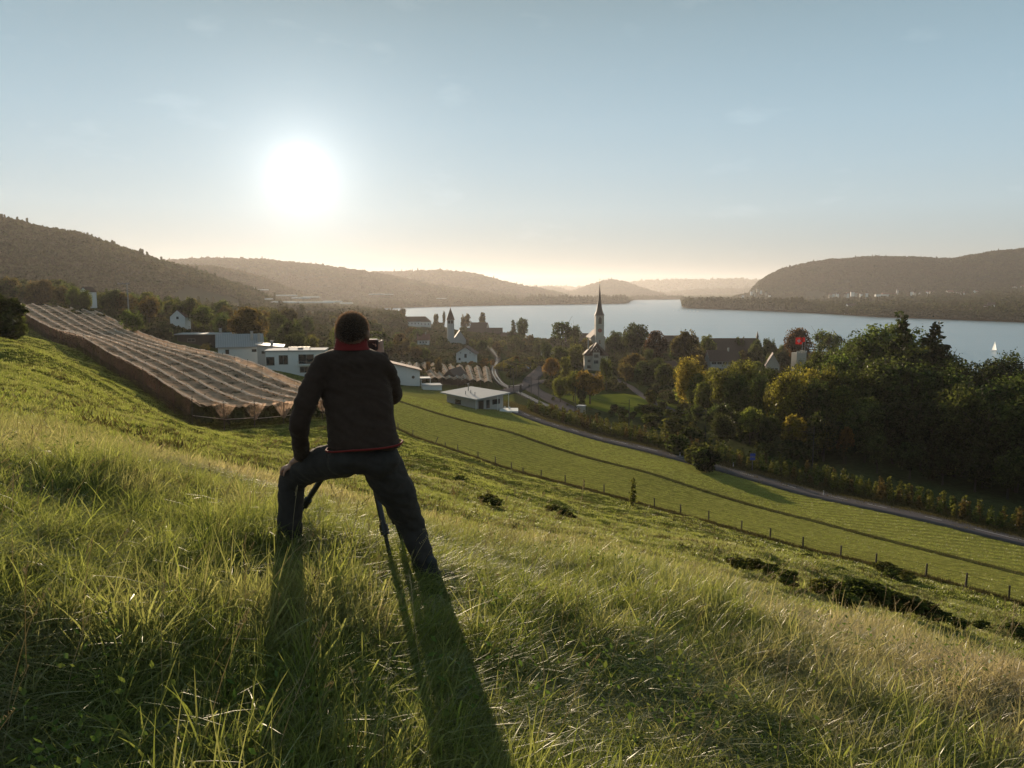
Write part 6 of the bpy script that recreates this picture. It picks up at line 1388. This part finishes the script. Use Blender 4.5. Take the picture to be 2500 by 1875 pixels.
strew('pasture_turf', 80000, 22, 150, 1.3, farc, .5, 1.2, lambda x, y: .08+.25*fbm(x, y, 8, 65)**2, cond=lambda x, y: (before(_fe, x, y) < -1), hz_=lambda x, y: np.clip(.6+1.1*fbm(x, y, 1.8, 66), .15, 2.2), label='grazed turf down to the fence')
# mown field: windrow lines parallel to the fence
n_ = 70000; x = rng.uniform(-62, 130, n_); fy = np.interp(x, _fe[0], _fe[1]); ry = np.interp(x, _ro[0], _ro[1]); k = rng.integers(0, 44, n_); y = fy+1.0+k*2.7+rng.normal(0, .34, n_)
keep = (y < ry-3.0) & (np.abs(np.arctan2(x, y)) < .75); x, y = x[keep], y[keep]; n_ = len(x); z = gzv(x, y); s = rng.uniform(.45, 1.0, n_)*(1+.4*fbm(x, y, 3, 67))*np.where(before(_di, x, y) > 0, 1.25, .85)
scatter('mown_grass', np.stack([x, y, z], -1), np.stack([s, s, s*.75], -1), rand_rot(n_), np.clip(.06+.10*fbm(x, y, 7, 68)+rng.normal(0, .06, n_), 0, 1), farc, label='mown grass in fine parallel lines between fence and road')
def strip(name, line, n_, x0, x1, wid, h0, h1, tnt, off=0, label=None, patch=None):
    x = rng.uniform(x0, x1, n_); y = np.interp(x, line[0], line[1])+rng.normal(off, wid, n_)
    if patch: kk = fbm(x, y, patch, 70) > -.15; x, y = x[kk], y[kk]
    z = gzv(x, y); s = rng.uniform(h0, h1, len(x)); scatter(name, np.stack([x, y, z], -1), np.stack([s*1.1, s*1.1, s], -1), rand_rot(len(x)), np.clip(rng.normal(tnt, .15, len(x)), 0, 1), rankc, label=label)
rankc = source_collection('rank', [tuft('t', 360+k, 20, .10, .24, .040, .30, .05, .6, 1) for k in range(4)])
for o_ in rankc.objects: o_.data.materials.clear(); o_.data.materials.append(rankShadeM)
# low bank: a step in the field whose near face lies in shade
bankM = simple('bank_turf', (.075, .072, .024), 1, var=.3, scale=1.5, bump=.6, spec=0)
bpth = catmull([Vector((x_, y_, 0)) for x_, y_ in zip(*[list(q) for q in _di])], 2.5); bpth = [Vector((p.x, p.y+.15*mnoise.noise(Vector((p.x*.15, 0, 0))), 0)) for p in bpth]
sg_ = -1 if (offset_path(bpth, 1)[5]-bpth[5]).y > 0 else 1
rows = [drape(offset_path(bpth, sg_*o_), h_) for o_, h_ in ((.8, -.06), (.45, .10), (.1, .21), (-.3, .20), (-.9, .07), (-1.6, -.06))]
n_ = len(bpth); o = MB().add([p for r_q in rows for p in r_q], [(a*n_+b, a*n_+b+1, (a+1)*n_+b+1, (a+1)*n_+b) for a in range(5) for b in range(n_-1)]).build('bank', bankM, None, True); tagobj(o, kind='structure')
strew('shade_tussocks', 16000, 20, 125, 1.25, rankc, .7, 1.7, lambda x, y: .3+.3*fbm(x, y, 3, 81), cond=lambda x, y: (before(_fe, x, y) < -1.5) & (fbm(x, y, 3.2, 80) > .06), hz_=lambda x, y: np.clip(.8+fbm(x, y, 2, 82), .4, 1.6), label='pasture tussocks coloured dark to imitate the shadows among the tufts')  # tussock shadows painted as patches of dark tufts
strip('rank_shade_grass', _fe, 5200, -45, 60, .30, .8, 2.2, .35, label='rank dark grass along the foot of the fence')
strip('rank_shade_grass', _di, 5200, -55, 75, .35, .8, 2.0, .25, label='grass coloured dark to imitate the shaded bank line across the mown field')  # shadow line of the bank painted with dark tufts
strip('verge_grass', _ro, 4200, -5, 80, .35, .4, .9, .15, off=-4.0, label='grass verge at the field side of the road')
strip('verge_grass', _ro, 7500, -8, 90, .8, 1.2, 3.0, .35, off=5.0, label='rough verge between the road and the fruit trees')
strip('orchard_floor', _ro, 9000, -8, 100, 6, 1.4, 3.4, .35, off=11, label='rough grass under the young fruit trees')
# seed stalks standing above the grass
stM = leafmat('dry_stalk', (.34, .26, .15), (.46, .36, .22), trans=.4, gloss=.2); dkM = leafmat('brown_stalk', (.05, .035, .022), (.09, .06, .035), trans=.3, gloss=.1)
def stalk(seed, mat, head):
    g = random.Random(seed); mb = MB(); p = Vector((0,0,-.02)); d = Vector((g.uniform(.05,.35), g.uniform(-.15,.15), 1)); h = 1.0
    for k in range(5):
        q = p+d.normalized()*h/5; mb.tube(p, q, .0022, .0018, 4, cap=False); p = q; d += Vector((g.uniform(.0,.14), g.uniform(-.06,.06), -.05*k))
    for k in range(7):
        q = p-d.normalized()*(.012*k)*1.6; a_ = Vector((g.uniform(-1,1), g.uniform(-1,1), 1.2)).normalized(); mb.tube(q, q+a_*.022*head, .0035*head, .0012, 4)
    me = mb.mesh('stalk'); me.materials.append(mat); return me
def stalks(name, n_, mat, r0, r1, head, smin, smax, label, cond=None, pw=1.2):
    col_ = source_collection(name, [stalk(400+k+int(head*10), mat, head) for k in range(4)])
    strew(name, n_, r0, r1, pw, col_, smin, smax, lambda x, y: x*0, cond=cond, label=label)
stalks('seed_stalk', 900, stM, 2.2, 15, 1.2, .28, .55, 'pale seed stalks rising above the long grass')
stalks('brown_stalk', 420, dkM, 3.0, 16, 1.5, .25, .5, 'dark withered stems among the grass on the right', cond=lambda x, y: (x > -1) & (fbm(x, y, 1.0, 71) > 0))
stalks('seed_stalk', 420, stM, 5.5, 12, 1.4, .35, .75, 'tall pale stalks along the crest in front of the netted orchard', cond=lambda x, y: (x < .5) & (fbm(x, y, 1.3, 72) > -.1))
# low leafy weeds: small round leaves in the grass
wdM = leafmat('weed_leaves', (.075, .13, .03), (.13, .15, .04), trans=.35, gloss=.02)
wm_ = []
for s_ in range(3):
    g = np.random.default_rng(500+s_); n_ = 16; c = g.normal(size=(n_, 3))*np.array([.06,.06,.03])+np.array([0,0,.10]); v = leaf_quads(c, np.tile([0,0,1.], (n_, 1)), .014, g, 1.8); me = np_mesh('weed', v, np.arange(len(v)).reshape(-1, 4)); me.materials.append(wdM); wm_.append(me)
strew('leafy_weed', 1800, 1.6, 14, 1.4, source_collection('weed', wm_), .6, 1.3, lambda x, y: x*0, cond=lambda x, y: fbm(x, y, .8, 73) > .1, label='small leafy weeds between the grass tufts')
# bramble bushes in the pasture
BUSH = [(1800,1386,1.1,'rust'),(1835,1388,1.2,'olive'),(1880,1396,1.0,'dark'),(1925,1425,1.3,'dark'),(1915,1440,.9,'dark'),(2010,1448,1.5,'olive'),(2045,1455,1.9,'rust'),(2085,1462,2.0,'dark'),(2125,1470,2.1,'dark'),(2165,1478,1.9,'rust'),(2205,1492,1.8,'dark'),(2250,1500,1.6,'olive'),(2290,1515,1.2,'dark'),(2060,1480,1.3,'dark'),(2140,1500,1.2,'dark'),(2200,1515,1.1,'dark'),(2340,1530,1.0,'dark'),(2440,1545,1.4,'rust'),(2490,1555,1.5,'dark'),(2395,1530,.9,'dark'),
        (1190,1225,1.3,'rust'),(1210,1232,1.0,'dark'),(1240,1240,.8,'dark'),(1120,1175,1.3,'dark'),(1350,1245,1.1,'rust'),(1375,1255,1.0,'dark'),(1395,1262,.8,'olive'),(2160,1395,1.9,'rust'),(2180,1402,1.5,'dark'),(2215,1412,1.3,'rust'),(1740,1300,1.2,'rust'),(2290,1425,1.2,'rust'),(1970,1362,1.0,'dark')]
BUSH.sort()
for k, (px_, py_, h_, t_) in enumerate(BUSH):
    if k % 4 == 3: continue
    t_ = {'dark': 'green', 'rust': 'olive', 'olive': 'olive'}[t_]; h_ *= .8
    g_ = ground_hit(px_, py_+6, 14); mv = KIND['shrub'][k % 3]; s = h_/4
    t = bpy.data.objects.new('bramble_bush', None); S.collection.objects.link(t); t.location = g_+Vector((0,0,.08)); t.rotation_euler = (0,0,rnd.uniform(0,6.28)); t.scale = (s*1.55, s*1.55, s*.6)
    tagobj(t, '%s bramble bush in the pasture below the fence, %s from the left' % (TWORD[t_], ordw(k+1)), 'bush', 'bramble bushes in the pasture')
    c_ = bpy.data.objects.new('crown', mv[0]); S.collection.objects.link(c_); c_.parent = t; c_.color = (*TINT[t_], 1)
    k_ = bpy.data.objects.new('stem', mv[1]); S.collection.objects.link(k_); k_.parent = t
g_ = ground_at(1545, 90); mv = KIND['young_fruit_tree'][1]; t = bpy.data.objects.new('sapling', None); S.collection.objects.link(t); t.location = g_; t.scale = (1.0,1.0,1.05); tagobj(t, 'thin leafy sapling standing on the fence line', 'sapling')
c_ = bpy.data.objects.new('crown', mv[0]); S.collection.objects.link(c_); c_.parent = t; c_.color = (*TINT['olive'], 1); k_ = bpy.data.objects.new('trunk', mv[1]); S.collection.objects.link(k_); k_.parent = t
# ---------------------------------------------------------------- air
hzm = newmat('haze_air'); n, l = nodes(hzm)
pv = n('ShaderNodeVolumePrincipled'); pv.inputs['Density'].default_value = HAZE; pv.inputs['Anisotropy'].default_value = .45; pv.inputs['Color'].default_value = (.97, .93, .91, 1)
o = n('ShaderNodeOutputMaterial'); l(pv.outputs[0], o.inputs['Volume'])
hb = MB().box(-14500, 14500, -14500, 14500, -13, 345).build('haze', hzm); tagobj(hb, kind='stuff'); hb['label'] = 'warm evening haze lying over the lake and hills'
